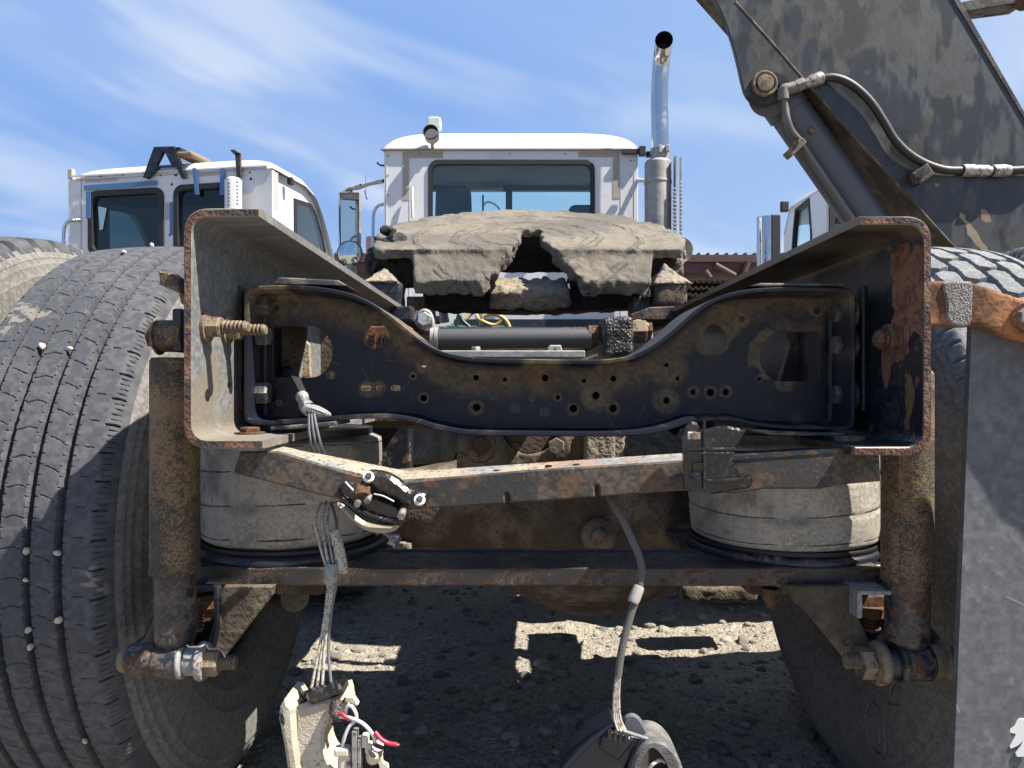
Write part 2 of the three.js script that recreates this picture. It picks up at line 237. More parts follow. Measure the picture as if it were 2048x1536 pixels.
const smin = (a, b, k) => { const h = clamp(0.5 + 0.5 * (b - a) / k); return lerp(b, a, h) - k * h * (1 - h); };
function sdCyl(x, y, z, p, q, r) { const bx = q[0] - p[0], by = q[1] - p[1], bz = q[2] - p[2], L = bx * bx + by * by + bz * bz, t = ((x - p[0]) * bx + (y - p[1]) * by + (z - p[2]) * bz) / L, c = clamp(t); const dd = Math.hypot(x - p[0] - bx * t, y - p[1] - by * t, z - p[2] - bz * t) - r, e = Math.abs(t - 0.5) * Math.sqrt(L) - Math.sqrt(L) / 2; return Math.min(Math.max(dd, e), 0) + Math.hypot(Math.max(dd, 0), Math.max(e, 0)); }

// ------------------------------------------------------------------ the ground
const Yat = (py, d) => EYE - (py - CY) * d / F;
const Xat = (px, d) => (px - CX) * d / F;
const groundH = (x, z) => { const near = ss(16, 6, Math.hypot(x, z + 3)); return (fbm3(x * 1.1, 0, z * 1.1, 3, 21) - 0.5) * 0.05 * near + (fbm3(x * 14, 2, z * 14, 3, 25) - 0.5) * 0.022 * near; };
M.ground = surface((u, v) => {
  const w1 = worley(u, v, 64, 3), w2 = worley(u, v, 130, 7), a = fbm(u, v, 3, 5, 201), b = fbm(u, v, 120, 2, 203);
  const st = ss(0.50, 0.28, w1[0]) * (w1[2] > 0.72 ? 1 : 0), st2 = ss(0.5, 0.25, w2[0]);
  let c = mix3([0.25, 0.218, 0.168], [0.345, 0.30, 0.235], ss(0.3, 0.7, a * 0.5 + b * 0.5)); c = mix3(c, mix3([0.2, 0.185, 0.17], [0.46, 0.43, 0.38], w2[2]), st2 * 0.7); c = mix3(c, mix3([0.18, 0.17, 0.16], [0.44, 0.415, 0.37], hash(Math.floor(w1[2] * 9999), 3, 1)), st * 0.9);
  return { c, r: 0.97, h: 0.2 + 0.25 * st2 + 0.5 * st * (1 - w1[0]) + 0.1 * b };
}, { size: 896, metres: 1.3, bump: 0.008 });
{
  const fine = new THREE.PlaneGeometry(7, 8, 420, 480); fine.rotateX(-Math.PI / 2); fine.translate(0, 0, -4.6);
  const p = fine.attributes.position; for (let i = 0; i < p.count; i++) p.setY(i, groundH(p.getX(i), p.getZ(i)));
  fine.computeVertexNormals();
  const far = []; const s = 150, x0 = -3.5, x1 = 3.5, z0 = -8.6, z1 = -0.6;
  for (const [a, b, c, d] of [[-s, x0, -s, s], [x1, s, -s, s], [x0, x1, -s, z0], [x0, x1, z1, s]]) { const g = new THREE.PlaneGeometry(b - a, d - c, 1, 1); g.rotateX(-Math.PI / 2); g.translate((a + b) / 2, -0.004, (c + d) / 2); far.push(g); }
  const g = mesh('ground', [clean(fine), ...far], M.ground); g.userData.kind = 'structure'; g.userData.label = 'pale gravel yard with loose stones, mostly in the shadow of the truck';
  const uv = g.geometry.attributes.uv, q = g.geometry.attributes.position; for (let i = 0; i < uv.count; i++) uv.setXY(i, q.getX(i), q.getZ(i));
  // loose stones, too many to count
  const st = new THREE.IcosahedronGeometry(1, 1), sp = st.attributes.position; for (let i = 0; i < sp.count; i++) { const x = sp.getX(i), y = sp.getY(i), z = sp.getZ(i), k = 0.75 + 0.5 * vn3(x * 1.3 + 9, y * 1.3 + 9, z * 1.3 + 9, 4); sp.setXYZ(i, x * k, y * k * 0.62, z * k); } st.computeVertexNormals();
  const N = 24000, im = new THREE.InstancedMesh(st, plain([1, 1, 1], 0.95), N), o = new THREE.Object3D();
  for (let i = 0; i < N; i++) {
    const d = 1.25 + 7 * Math.pow(rnd(), 1.7), x = rr(-0.75, 0.75) * (d + 0.3), r = 0.003 + 0.018 * Math.pow(rnd(), 9);
    o.position.set(x, groundH(x, -d) + r * 0.15, -d); o.rotation.set(rr(-0.3, 0.3), rr(0, 6.28), rr(-0.3, 0.3)); o.scale.set(r * rr(0.8, 1.4), r, r * rr(0.8, 1.2)); o.updateMatrix(); im.setMatrixAt(i, o.matrix);
    const k = rr(0.12, 0.34); im.setColorAt(i, new THREE.Color().setRGB(k, k * rr(0.9, 0.95), k * rr(0.76, 0.86)));
  }
  im.name = 'gravel'; im.castShadow = im.receiveShadow = true; scene.add(im); tag(im, 'loose pale gravel stones scattered over the yard floor', 'gravel'); im.userData.kind = 'stuff';
}

// ------------------------------------------------------------------ the truck whose rear fills the picture
const truck = group('semi_truck');
tag(truck, 'white semi truck seen close from behind with bare frame end and muddy fifth wheel', 'truck');
const RX0 = Xat(368, 0.86), RX1 = Xat(1862, 0.86), MIDX = (RX0 + RX1) / 2;

// frame rails: C sections running forward from the cut ends
M.railLeft = steel({ base: [0.02, 0.022, 0.028], dust: 0.55, rust: 0.15, seed: 301, metres: 0.4 });
{ // the left rail: grey powdery web, brown dirt in the upper flange
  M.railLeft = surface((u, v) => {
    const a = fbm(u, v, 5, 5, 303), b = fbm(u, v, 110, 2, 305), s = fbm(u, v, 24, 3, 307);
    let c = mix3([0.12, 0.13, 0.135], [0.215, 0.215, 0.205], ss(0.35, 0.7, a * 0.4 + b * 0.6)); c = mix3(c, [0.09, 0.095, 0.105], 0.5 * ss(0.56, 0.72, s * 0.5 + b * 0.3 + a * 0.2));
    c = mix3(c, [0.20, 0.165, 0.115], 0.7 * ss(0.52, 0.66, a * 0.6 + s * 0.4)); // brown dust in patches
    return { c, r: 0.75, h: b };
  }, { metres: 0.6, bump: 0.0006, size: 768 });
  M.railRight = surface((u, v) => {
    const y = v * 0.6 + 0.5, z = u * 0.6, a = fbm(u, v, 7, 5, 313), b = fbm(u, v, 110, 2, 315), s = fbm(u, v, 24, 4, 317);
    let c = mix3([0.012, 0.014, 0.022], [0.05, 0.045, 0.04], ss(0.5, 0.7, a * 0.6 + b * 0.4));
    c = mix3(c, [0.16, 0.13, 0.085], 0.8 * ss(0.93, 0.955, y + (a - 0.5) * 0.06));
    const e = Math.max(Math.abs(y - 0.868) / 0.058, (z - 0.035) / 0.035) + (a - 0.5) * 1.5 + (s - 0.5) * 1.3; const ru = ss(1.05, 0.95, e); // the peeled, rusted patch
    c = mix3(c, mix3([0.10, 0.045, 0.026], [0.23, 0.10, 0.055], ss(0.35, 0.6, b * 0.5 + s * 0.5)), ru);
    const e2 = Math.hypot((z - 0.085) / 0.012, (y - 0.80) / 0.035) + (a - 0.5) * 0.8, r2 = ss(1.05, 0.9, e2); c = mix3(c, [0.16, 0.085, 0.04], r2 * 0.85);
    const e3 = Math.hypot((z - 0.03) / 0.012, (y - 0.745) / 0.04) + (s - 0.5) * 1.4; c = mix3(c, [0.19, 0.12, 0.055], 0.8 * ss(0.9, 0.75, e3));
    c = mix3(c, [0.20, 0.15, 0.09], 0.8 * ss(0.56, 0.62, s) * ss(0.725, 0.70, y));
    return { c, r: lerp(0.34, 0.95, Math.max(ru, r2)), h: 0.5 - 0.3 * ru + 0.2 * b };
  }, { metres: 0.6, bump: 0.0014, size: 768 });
}
function rail(side) { // side -1 left, +1 right
  const X = side < 0 ? RX0 : RX1, top = side < 0 ? Yat(417, 0.86) : Yat(433, 0.86), bot = side < 0 ? Yat(897, 0.86) : Yat(911, 0.86), t = 0.0098, w = side < 0 ? Xat(520, 0.86) - RX0 : RX1 - Xat(1716, 0.86), s = new THREE.Shape(), R = 0.030, r = R - t, k = -side;
  s.moveTo(X + k * w, top); s.lineTo(X + k * R, top); s.quadraticCurveTo(X, top, X, top - R); s.lineTo(X, bot + R); s.quadraticCurveTo(X, bot, X + k * R, bot); s.lineTo(X + k * w * 1.05, bot);
  s.lineTo(X + k * w * 1.05, bot + t); s.lineTo(X + k * R, bot + t); s.quadraticCurveTo(X + k * t, bot + t, X + k * t, bot + R); s.lineTo(X + k * t, top - R); s.quadraticCurveTo(X + k * t, top - t, X + k * R, top - t); s.lineTo(X + k * w, top - t); s.closePath();
  const g = new THREE.ExtrudeGeometry(s, { depth: 4.9, bevelEnabled: true, bevelSize: 0.0012, bevelThickness: 0.0012, bevelOffset: -0.0012, bevelSegments: 1, curveSegments: 8, steps: 1 });
  g.translate(0, 0, -0.86 - 4.9);
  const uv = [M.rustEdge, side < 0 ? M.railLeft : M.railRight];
  const gg = g.groups.map((q) => ({ ...q })); const b = boxUV(g, 0.86, -0.5); b.clearGroups(); gg.forEach((q) => b.addGroup(q.start, q.count, q.materialIndex));
  // texture coordinate across the web grows forwards from the cut end
  const q = b.attributes.uv, pz = b.attributes.position, nn = b.attributes.normal; for (let i = 0; i < q.count; i++) if (Math.abs(nn.getX(i)) > 0.5 || Math.abs(nn.getZ(i)) < 0.3) q.setX(i, Math.abs(nn.getY(i)) > 0.7 ? pz.getX(i) * 1.0 : -(pz.getZ(i) + 0.86));
  for (let i = 0; i < q.count; i++) if (Math.abs(nn.getY(i)) > 0.7) { q.setXY(i, -(pz.getZ(i) + 0.86), nn.getY(i) * (side < 0 ? 1 : 1) < 0 && pz.getY(i) > EYE ? 0.455 + (pz.getX(i) - X) * 0.1 : pz.getY(i) - 0.5 + (pz.getX(i) - X) * 0.6); }
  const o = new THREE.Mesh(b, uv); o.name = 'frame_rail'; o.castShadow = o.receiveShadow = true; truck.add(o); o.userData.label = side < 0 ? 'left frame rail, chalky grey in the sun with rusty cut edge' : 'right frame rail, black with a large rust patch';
  // weld seam up the web
  const xs = side < 0 ? Xat(491, 1.0) : Xat(1711, 1.0), y0 = Yat(822, 1.0), y1 = Yat(572, 1.0);
  const bead = Array.from({ length: 40 }, (_, i) => { const y = lerp(y0, y1, i / 39); return V3(side < 0 ? RX0 + t + 0.001 : RX1 - t - 0.001, y, -1.005 - 0.0006 * Math.sin(i * 2.1)); });
  mesh('weld_seam', [tube(bead, 0.0042, 120, 8), box(0.003, y1 - y0, 0.012, (side < 0 ? RX0 + t : RX1 - t) , (y0 + y1) / 2, -1.02)], side < 0 ? M.navyRust : M.navy, o);
  return o;
}
const railL = rail(-1), railR = rail(1);
// small holes and hardware on the webs
{
  const wx = RX0 + 0.0098, at = (px, py) => { const d = (wx) * F / (px - CX); return V3(wx, Yat(py, d), -d); };
  const i1 = V3(1, 0, 0);
  for (const [px, py, L] of [[411, 654, 0.052], [452, 660, 0.052]]) {
    const p = at(px, py), w = group('stud', railL);
    mesh('washer', washer(p, i1, 0.0185), M.bolt, railL); mesh('nut', [hex(p.clone().addScaledVector(i1, 0.004), i1, 0.0135, 0.016)], M.bolt, railL);
    railL.remove(w); mesh('stud', threads(p, p.clone().addScaledVector(i1, L), 0.0078, 0.0036), M.bolt, railL);
  }
  for (const [px, py, r] of [[415, 790, 0.0075], [457, 769, 0.004]]) { const p = at(px, py); mesh('bolt_hole', cyl(p.clone().addScaledVector(i1, -0.012), p.clone().addScaledVector(i1, 0.0006), r, r, 18), M.gum, railL); }
  const b = P(500, 866, 0.965); mesh('bolt', [hex(V3(b.x, Yat(897, 0.86) + 0.0098, b.z), V3(0, 1, 0), 0.0125, 0.009), washer(V3(b.x, Yat(897, 0.86) + 0.0098, b.z), V3(0, 1, 0), 0.019, 0.0025)], M.boltRust, railL);
  const b2 = P(1700, 872, 0.965); mesh('bolt', [washer(V3(b2.x, Yat(911, 0.86) + 0.0098, b2.z), V3(0, 1, 0), 0.019, 0.005)], M.bolt, railR);
  // right: rusted stud inside, hex head outside
  const xr = RX1 - 0.0098, dr = xr * F / (1783 - CX), pr = V3(xr, Yat(678, dr), -dr), i2 = V3(-1, 0, 0);
  mesh('stud', [threads(pr, pr.clone().addScaledVector(i2, 0.020), 0.0125, 0.004), hex(pr, i2, 0.021, 0.007)], M.boltRust, railR);
  mesh('bolt', hex(V3(RX1 + 0.001, Yat(690, 0.90), -0.915), V3(1, 0, 0), 0.0165, 0.017), M.boltRust, railR);
}

// ------------------------------------------------------------------ the stamped crossmember
{
  const D = 1.04, LIP = 0.06, RB = 0.0045;
  const cm = group('crossmember', truck); cm.userData.label = 'stamped navy crossmember with a deep dip and many bolt holes';
  // outline of the lips, as seen at their near edge
  const top = [[512, 572], [560, 570], [620, 572], [676, 580], [716, 592], [752, 610], [786, 634], [820, 662], [852, 686], [884, 702], [925, 712], [990, 717], [1060, 718], [1140, 719], [1200, 719], [1240, 715], [1275, 706], [1306, 690], [1336, 668], [1366, 642], [1396, 616], [1430, 596], [1470, 583], [1520, 576], [1580, 574], [1640, 574], [1684, 575]];
  const bot = [[1692, 862], [1630, 860], [1560, 858], [1510, 852], [1465, 842], [1420, 842], [1385, 845], [1345, 858], [1300, 868], [1240, 873], [1150, 873], [1060, 872], [980, 871], [920, 868], [870, 858], [825, 845], [780, 838], [720, 838], [660, 842], [600, 847], [540, 851], [510, 851]];
  const dl = D - LIP;
  const outl = [...spline(top, 4), ...spline([[1692, 575], [1706, 583], [1711, 600]], 3), ...spline([[1711, 835], [1708, 852], [1696, 861]], 3), ...spline(bot, 4), ...spline([[505, 850], [491, 842], [487, 825]], 3), ...spline([[487, 600], [491, 582], [504, 573]], 3)].map(([x, y]) => { const q = P(x, y, dl); return new THREE.Vector2(q.x, q.y); });
  // drop doubles
  const O = outl.filter((p, i) => p.distanceTo(outl[(i + 1) % outl.length]) > 1e-4), n = O.length;
  const nor = O.map((p, i) => { const a = O[(i + n - 1) % n], b = O[(i + 1) % n], t = new THREE.Vector2(b.x - a.x, b.y - a.y).normalize(); return new THREE.Vector2(t.y, -t.x); }); // for a clockwise-on-screen outline the inside is at (t.y, -t.x)
  const inside = (k) => O.map((p, i) => new THREE.Vector2(p.x + nor[i].x * k, p.y + nor[i].y * k));
  const T = 0.006, pr = []; // profile: [inset, z] of the inner skin then the outer skin
  const prof = [[0.0012, -dl], [T - 0.001, -dl - 0.0005], [T, -dl - 0.002]]; for (let i = 0; i <= 8; i++) { const a = i / 8 * Math.PI / 2; prof.push([T + RB * (1 - Math.cos(a)), -D + RB - RB * Math.sin(a)]); }
  const back = [[T + RB, -D - T], [T, -D - T], [T, -D - 0.085], [0.0008, -D - 0.085], [0, -dl - 0.0015]];
  const loop = [...prof, ...back], pos = [], idx = [], m = loop.length;
  for (let j = 0; j < m; j++) for (let i = 0; i < n; i++) pos.push(O[i].x + nor[i].x * loop[j][0], O[i].y + nor[i].y * loop[j][0], loop[j][1]);
  for (let j = 0; j < m; j++) for (let i = 0; i < n; i++) { if (j === prof.length - 1) continue; const a = j * n + i, b = j * n + (i + 1) % n, c = ((j + 1) % m) * n + i, d = ((j + 1) % m) * n + (i + 1) % n; idx.push(a, c, b, b, c, d); }
  const rim = new THREE.BufferGeometry(); rim.setAttribute('position', new THREE.Float32BufferAttribute(pos, 3)); rim.setIndex(idx); const rimC = toCreasedNormals(rim, 0.6);
  const s = new THREE.Shape(inside(T + RB));
  const hp = (a) => a.map(([x, y]) => { const q = P(x, y, D); return new THREE.Vector2(q.x, q.y); });
  const HOLES = [[552, 616, 8], [700, 631, 8], [848, 729, 7], [826, 752, 5], [847, 796, 8], [952, 755, 7], [1010, 759, 5], [1090, 756, 8], [953, 815, 9], [1116, 795, 5], [1147, 817, 9], [1168, 762, 5], [1192, 791, 9], [1227, 757, 7], [1226, 817, 9], [1333, 729, 6], [1355, 757, 5], [1386, 784, 7], [1333, 801, 8], [1421, 785, 9], [1452, 784, 8], [1484, 638, 7], [1519, 758, 6], [558, 806, 6], [663, 750, 6], [757, 776, 8], [1634, 622, 9], [790, 777, 0], [733, 776, 0]];
  const PLUGS = [[987, 790, 9], [1064, 796, 7], [1031, 816, 9], [1089, 824, 9]];
  const arcs = (cx, cy, rx, ry, a0, a1, k = 18) => Array.from({ length: k + 1 }, (_, i) => { const a = lerp(a0, a1, i / k); return [cx + rx * Math.cos(a), cy + ry * Math.sin(a)]; });
  const dL = [[545, 755], [545, 653], ...arcs(622, 704, 43, 51, -Math.PI / 2, Math.PI / 2)];
  const dR = [[1640, 663], [1640, 763], ...arcs(1565, 713, 46, 50, Math.PI / 2, Math.PI * 1.5)];
  const slot = (x0, x1, y, r) => [...arcs(x0, y, r, r, Math.PI / 2, Math.PI * 1.5, 8), ...arcs(x1, y, r, r, -Math.PI / 2, Math.PI / 2, 8)];
  const hs = [dL, dR, circ(754, 673, 24, 24, 25), circ(1428, 677, 24, 24, 28), slot(725, 737, 776, 6), slot(785, 796, 776, 6), ...HOLES.filter((h) => h[2]).map(([x, y, r]) => circ(x, y, r * 0.86, 16))];
  for (const h of hs) s.holes.push(new THREE.Path(hp(h)));
  const plate = new THREE.ExtrudeGeometry(s, { depth: T, bevelEnabled: false }); plate.translate(0, 0, -D - T);
  // the paint: navy, with dust lying in the bend, crusts round the holes, pale rings and scratches; drawn over the plate's own width and height
  const W = 2048, Hh = 512, X0 = 480, X1 = 1720, Y0 = 560, Y1 = 880;
  const crust = HOLES.filter((h) => h[2] >= 5).map(([x, y, r], i) => [x, y, r, [548, 700, 848, 952, 1010, 1090, 1192, 1227, 1333, 1484, 1631].includes(x) ? rr(2.6, 4.6) : rr(1.35, 1.9)]);
  crust.push([756, 668, 26, 1.4], [1428, 677, 24, 1.7], [1565, 713, 48, 1.35], [1333, 735, 8, 6.2], [1085, 748, 9, 6], [1225, 745, 9, 5], [560, 590, 12, 4], [1450, 640, 18, 2.4], [733, 778, 9, 2.2], [815, 650, 20, 2.2]);
  const topAt = (x) => { for (let i = 0; i < top.length - 1; i++) if (x >= top[i][0] && x <= top[i + 1][0]) return lerp(top[i][1], top[i + 1][1], (x - top[i][0]) / (top[i + 1][0] - top[i][0])); return 575; };
  const scr = Array.from({ length: 60 }, () => [rr(X0, X1), rr(590, 860), rr(0, 3.14), rr(6, 26)]);
  const grid = {}; scr.forEach((q) => { const k = Math.floor(q[0] / 40); for (let i = -1; i <= 1; i++) (grid[k + i] ??= []).push(q); });
  M.cross = surface((u, v) => {
    const x = lerp(X0, X1, u), y = lerp(Y1, Y0, v), a = fbm(u * 1, v * 0.25, 12, 5, 401), b = fbm(u, v * 0.25, 160, 2, 403), cN = fbm(u, v * 0.25, 30, 4, 405);
    let c = mix3([0.007, 0.0085, 0.017], [0.016, 0.017, 0.026], a), r = 0.34 + 0.15 * a, h = 0.5;
    let d = 0;
    const ty = y - topAt(x); d = Math.max(d, ss(84, 34, ty + (a - 0.5) * 70 + (cN - 0.5) * 40) * 0.75 * ss(14, 30, ty));
    d = Math.max(d, 0.4 * ss(0.50, 0.72, a * 0.55 + cN * 0.45) * ss(10, 30, ty));
    for (const q of crust) { const dx = x - q[0], dy = y - q[1]; if (Math.abs(dx) > 70 || Math.abs(dy) > 70) continue; const k = Math.hypot(dx, dy) / q[2]; d = Math.max(d, ss(q[3], 1 + (q[3] - 1) * 0.45, k + (cN - 0.5) * 1.6) * 0.85); }
    d *= 0.55 + 0.45 * ss(0.3, 0.6, b);
    c = mix3(c, mix3([0.10, 0.078, 0.048], [0.26, 0.20, 0.12], cN), d); r = lerp(r, 0.9, d);
    const ru = ss(0.62, 0.68, cN * 0.6 + a * 0.4) * ss(0.15, 0.5, d) * 0.6; c = mix3(c, [0.14, 0.06, 0.025], ru);
    for (const q of PLUGS) { const k = Math.hypot(x - q[0], y - q[1]) / q[2]; const ring = ss(0.86, 0.95, k) * ss(1.14, 1.04, k); c = mix3(c, [0.15, 0.15, 0.15], ring * 0.7); h -= ring * 0.4; }
    c = mix3(c, [0.12, 0.12, 0.125], 0.3 * ss(0.78, 0.85, b) * ss(0.4, 0.6, a));
    for (const q of grid[Math.floor(x / 40)] ?? []) { const dx = x - q[0], dy = y - q[1], l = dx * Math.cos(q[2]) + dy * Math.sin(q[2]), w = -dx * Math.sin(q[2]) + dy * Math.cos(q[2]); if (Math.abs(l) < q[3] && Math.abs(w) < 0.5) c = mix3(c, [0.2, 0.2, 0.2], 0.45); }
    return { c, r, h: h + 0.3 * d * b };
  }, { size: W, h: Hh, metres: 0, bump: 0.0008, wrap: false, extra: { specularIntensity: 0.55 } });
  const planar = (g) => { g = clean(g); const p = g.attributes.position, uv = g.attributes.uv; for (let i = 0; i < p.count; i++) { const k = F / D; uv.setXY(i, (p.getX(i) * k + CX - X0) / (X1 - X0), 1 - ((EYE - p.getY(i)) * k + CY - Y0) / (Y1 - Y0)); } return g; };
  mesh('web_plate', planar(plate), M.cross, cm, true);
  mesh('rim_flange', planar(rimC), M.cross, cm, true);
  for (const q of PLUGS) { const p = P(q[0], q[1], D); mesh('plug', cyl(p.clone().add(V3(0, 0, -0.004)), p.clone().add(V3(0, 0, 0.0008)), q[2] * 0.9 * D / F, q[2] * 0.86 * D / F, 24), M.navy, cm); }
  mesh('dark_backing', extrudePx([[800, 748], [860, 752], [950, 750], [1250, 748], [1330, 728], [1480, 700], [1480, 812], [1330, 826], [950, 838], [800, 812]], D + 0.03, 0.006), M.grease, cm);  // dark sheet added behind the holes so they read as shaded
  // bolts through the end flanges
  const ends = [[512, 612, -1, 0, 0.0185], [514, 672, -1, 0, 0.0185], [511, 786, -1, 1, 0.021], [1684, 627, 1, 0, 0.0185], [1684, 690, 1, 0, 0.0185], [1684, 790, 1, 0, 0.0185]];
  for (const [px, py, sd, lit, r] of ends) {
    const x = sd < 0 ? RX0 + 0.0205 : RX1 - 0.0205, dir = V3(-sd, 0, 0), d = 1.018, p = V3(x, Yat(py, d), -d);
    mesh('bolt', [hex(p.clone().addScaledVector(dir, 0.004), dir, r * 0.78, 0.022)], M.endBolt, cm); mesh('washer', washer(p, dir, r * 1.25, 0.005), M.endBolt, cm);
  }
  // shim plates between the lips and the rail flanges
  const shim = (pts, d, dep, mat) => mesh('shim_plate', extrudePx(pts, d, dep, [], 0.0015), mat, cm);
  shim([[556, 554], [676, 560], [694, 571], [546, 568]], 0.985, 0.09, M.endBolt); shim([[1500, 572], [1520, 566], [1690, 566], [1690, 573]], 0.985, 0.09, M.endBolt);
  shim([[540, 854], [672, 842], [674, 851], [540, 862]], 0.975, 0.08, M.endBolt); shim([[1510, 858], [1560, 862], [1690, 866], [1690, 873], [1540, 870]], 0.975, 0.08, M.endBolt);
}
// inside the rails behind the crossmember: gusset brackets that show through its openings
{
  const g = group('suspension_bracket', truck); g.userData.label = 'cast suspension brackets seen through the crossmember openings';
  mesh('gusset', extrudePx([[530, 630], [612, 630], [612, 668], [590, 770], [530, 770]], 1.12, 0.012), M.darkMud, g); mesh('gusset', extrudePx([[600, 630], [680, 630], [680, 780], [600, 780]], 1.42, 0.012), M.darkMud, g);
  mesh('gusset', extrudePx([[610, 680], [620, 690], [621, 754], [586, 754]], 1.30, 0.01), M.barTop, g);  // pale triangle, its colour stands for the sunlit part of the web
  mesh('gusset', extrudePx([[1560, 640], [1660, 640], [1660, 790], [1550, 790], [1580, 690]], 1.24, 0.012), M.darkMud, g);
  mesh('block', box(0.10, 0.07, 0.09, Xat(640, 1.7), Yat(705, 1.7), -1.75, 0.012), M.darkMud, g);
  mesh('stamped_plate', [box(0.13, 0.05, 0.05, Xat(760, 1.55), Yat(677, 1.55), -1.56, 0.004)], M.rustOrange, g);
}

{
  const font = await new FontLoader().loadAsync('fonts/droid/droid_sans_bold.typeface.json'), tg = new TextGeometry('5 JNI', { font, size: 0.019, depth: 0.003, curveSegments: 3 }); tg.translate(Xat(737, 1.53), Yat(688, 1.53), -1.535);
  const sb = truck.children.find((o) => o.name === 'suspension_bracket'); mesh('raised_lettering', tg, M.gum, sb);
}
// ------------------------------------------------------------------ transverse torque rod and what lies behind the dip
{
  const t = group('torque_rod', truck); t.userData.label = 'grey torque rod with a black clamp block behind the crossmember dip';
  const d = 1.38, a = P(872, 678, d), b = P(1182, 676, d), x = V3(1, 0, 0);
  mesh('tube', cyl(a, b, 0.0185, 0.0185, 32), plain([0.06, 0.06, 0.063], 0.6), t);
  mesh('collar', [cyl(P(862, 678, d), a, 0.021), cyl(P(871, 678, d), P(877, 678, d), 0.023)], M.dullMetal, t);
  mesh('thread', threads(P(1140, 665, d), P(1196, 665, d), 0.0105, 0.0035), M.boltRust, t);
  mesh('nut', hex(P(1176, 667, d), x, 0.017, 0.022), M.boltRust, t);
  mesh('clamp_block', skin((X, Y, Z) => { const c = P(1231, 676, d); const k = sdBox(X - c.x, Y - c.y, Z - c.z, 0.028, 0.037, 0.045, 0.009); return k + (fbm3(X * 60, Y * 60, Z * 60, 3, 4) - 0.5) * 0.006; }, [P(1195, 0, d).x, Yat(730, d), -d - 0.07], [P(1270, 0, d).x, Yat(622, d), -d + 0.07], 0.0032), M.castBlack, t);
  mesh('nut', hex(P(1262, 664, d), x, 0.024, 0.028), M.bolt, t); mesh('nut', hex(P(1290, 662, d + 0.01), x, 0.018, 0.012), M.boltRust, t);
  mesh('clip_ring', tube([[1262, 646, d], [1276, 642, d], [1290, 646, d], [1300, 656, d], [1303, 672, d], [1302, 690, d]], 0.0028, 30, 8), M.dullMetal, t);
  const bp = P(848, 640, d); mesh('bolt', [hex(bp, V3(0.1, 0.1, 1).normalize(), 0.014, 0.012), washer(bp.clone().add(V3(0, 0, -0.004)), V3(0.1, 0.1, 1).normalize(), 0.018, 0.005)], M.zinc, t);
  mesh('clip', [tube([[838, 628, d], [848, 622, d], [858, 626, d], [864, 640, d], [866, 668, d]], 0.0045, 30, 8)], M.dullMetal, t);
  const u = group('frame_plate', truck); u.userData.label = 'pale flange plate lit by the sun behind the crossmember dip';
  mesh('flange', box(0.24, 0.012, 0.09, Xat(1022, 1.22), Yat(709, 1.22), -1.25), M.dullMetal, u); mesh('bolt', hex(P(952, 701, 1.22), V3(0, 1, 0), 0.008, 0.006), M.dullMetal, u);
  mesh('tab', extrudePx([[1092, 712], [1095, 696], [1100, 690], [1122, 690], [1128, 712]], 1.32, 0.008, [circ(1110, 699, 5)]), M.dullMetal, u);
  mesh('cross_tube', cyl(P(850, 662, 1.9), P(1290, 664, 1.9), 0.012), M.navy, u);
}

{ // the frame's inner crossmembers and tanks, added to shade the ground under the truck
  const g = group('shading_crossmember', truck); g.userData.label = 'dark crossmembers and tanks between the rails, added to shade the ground';
  mesh('crossmember', box(0.82, 0.13, 0.34, MIDX, 0.745, -1.70, 0.02), M.darkMud, g); mesh('crossmember', box(0.82, 0.12, 0.40, MIDX, 0.76, -2.62, 0.02), M.darkMud, g);
  mesh('drive_shaft', cyl(V3(0.12, 0.56, -1.6), V3(0.1, 0.62, -4.6), 0.06), M.darkMud, g);
  for (const x of [-0.345, 0.43]) { mesh('spring_hanger', box(0.11, 0.24, 0.07, x, 0.58, -2.05, 0.01), M.navy, g); mesh('forward_air_spring', lathe(V3(x, 0.52, -2.47), V3(x, 0.70, -2.47), [[0, 0], [0, 0.13], [0.03, 0.145], [0.14, 0.145], [0.17, 0.13], [0.18, 0]], 40), M.bellows, g); }
  mesh('deck_plate', box(0.84, 0.012, 1.6, MIDX, 0.985, -4.4, 0.003), M.navyRust, g); mesh('fuel_tank', cyl(V3(-0.82, 0.62, -3.7), V3(-0.82, 0.62, -5.2), 0.3, 0.3, 40), M.dullMetal, g); mesh('fuel_tank', cyl(V3(0.91, 0.62, -3.7), V3(0.91, 0.62, -5.2), 0.3, 0.3, 40), M.dullMetal, g);
}

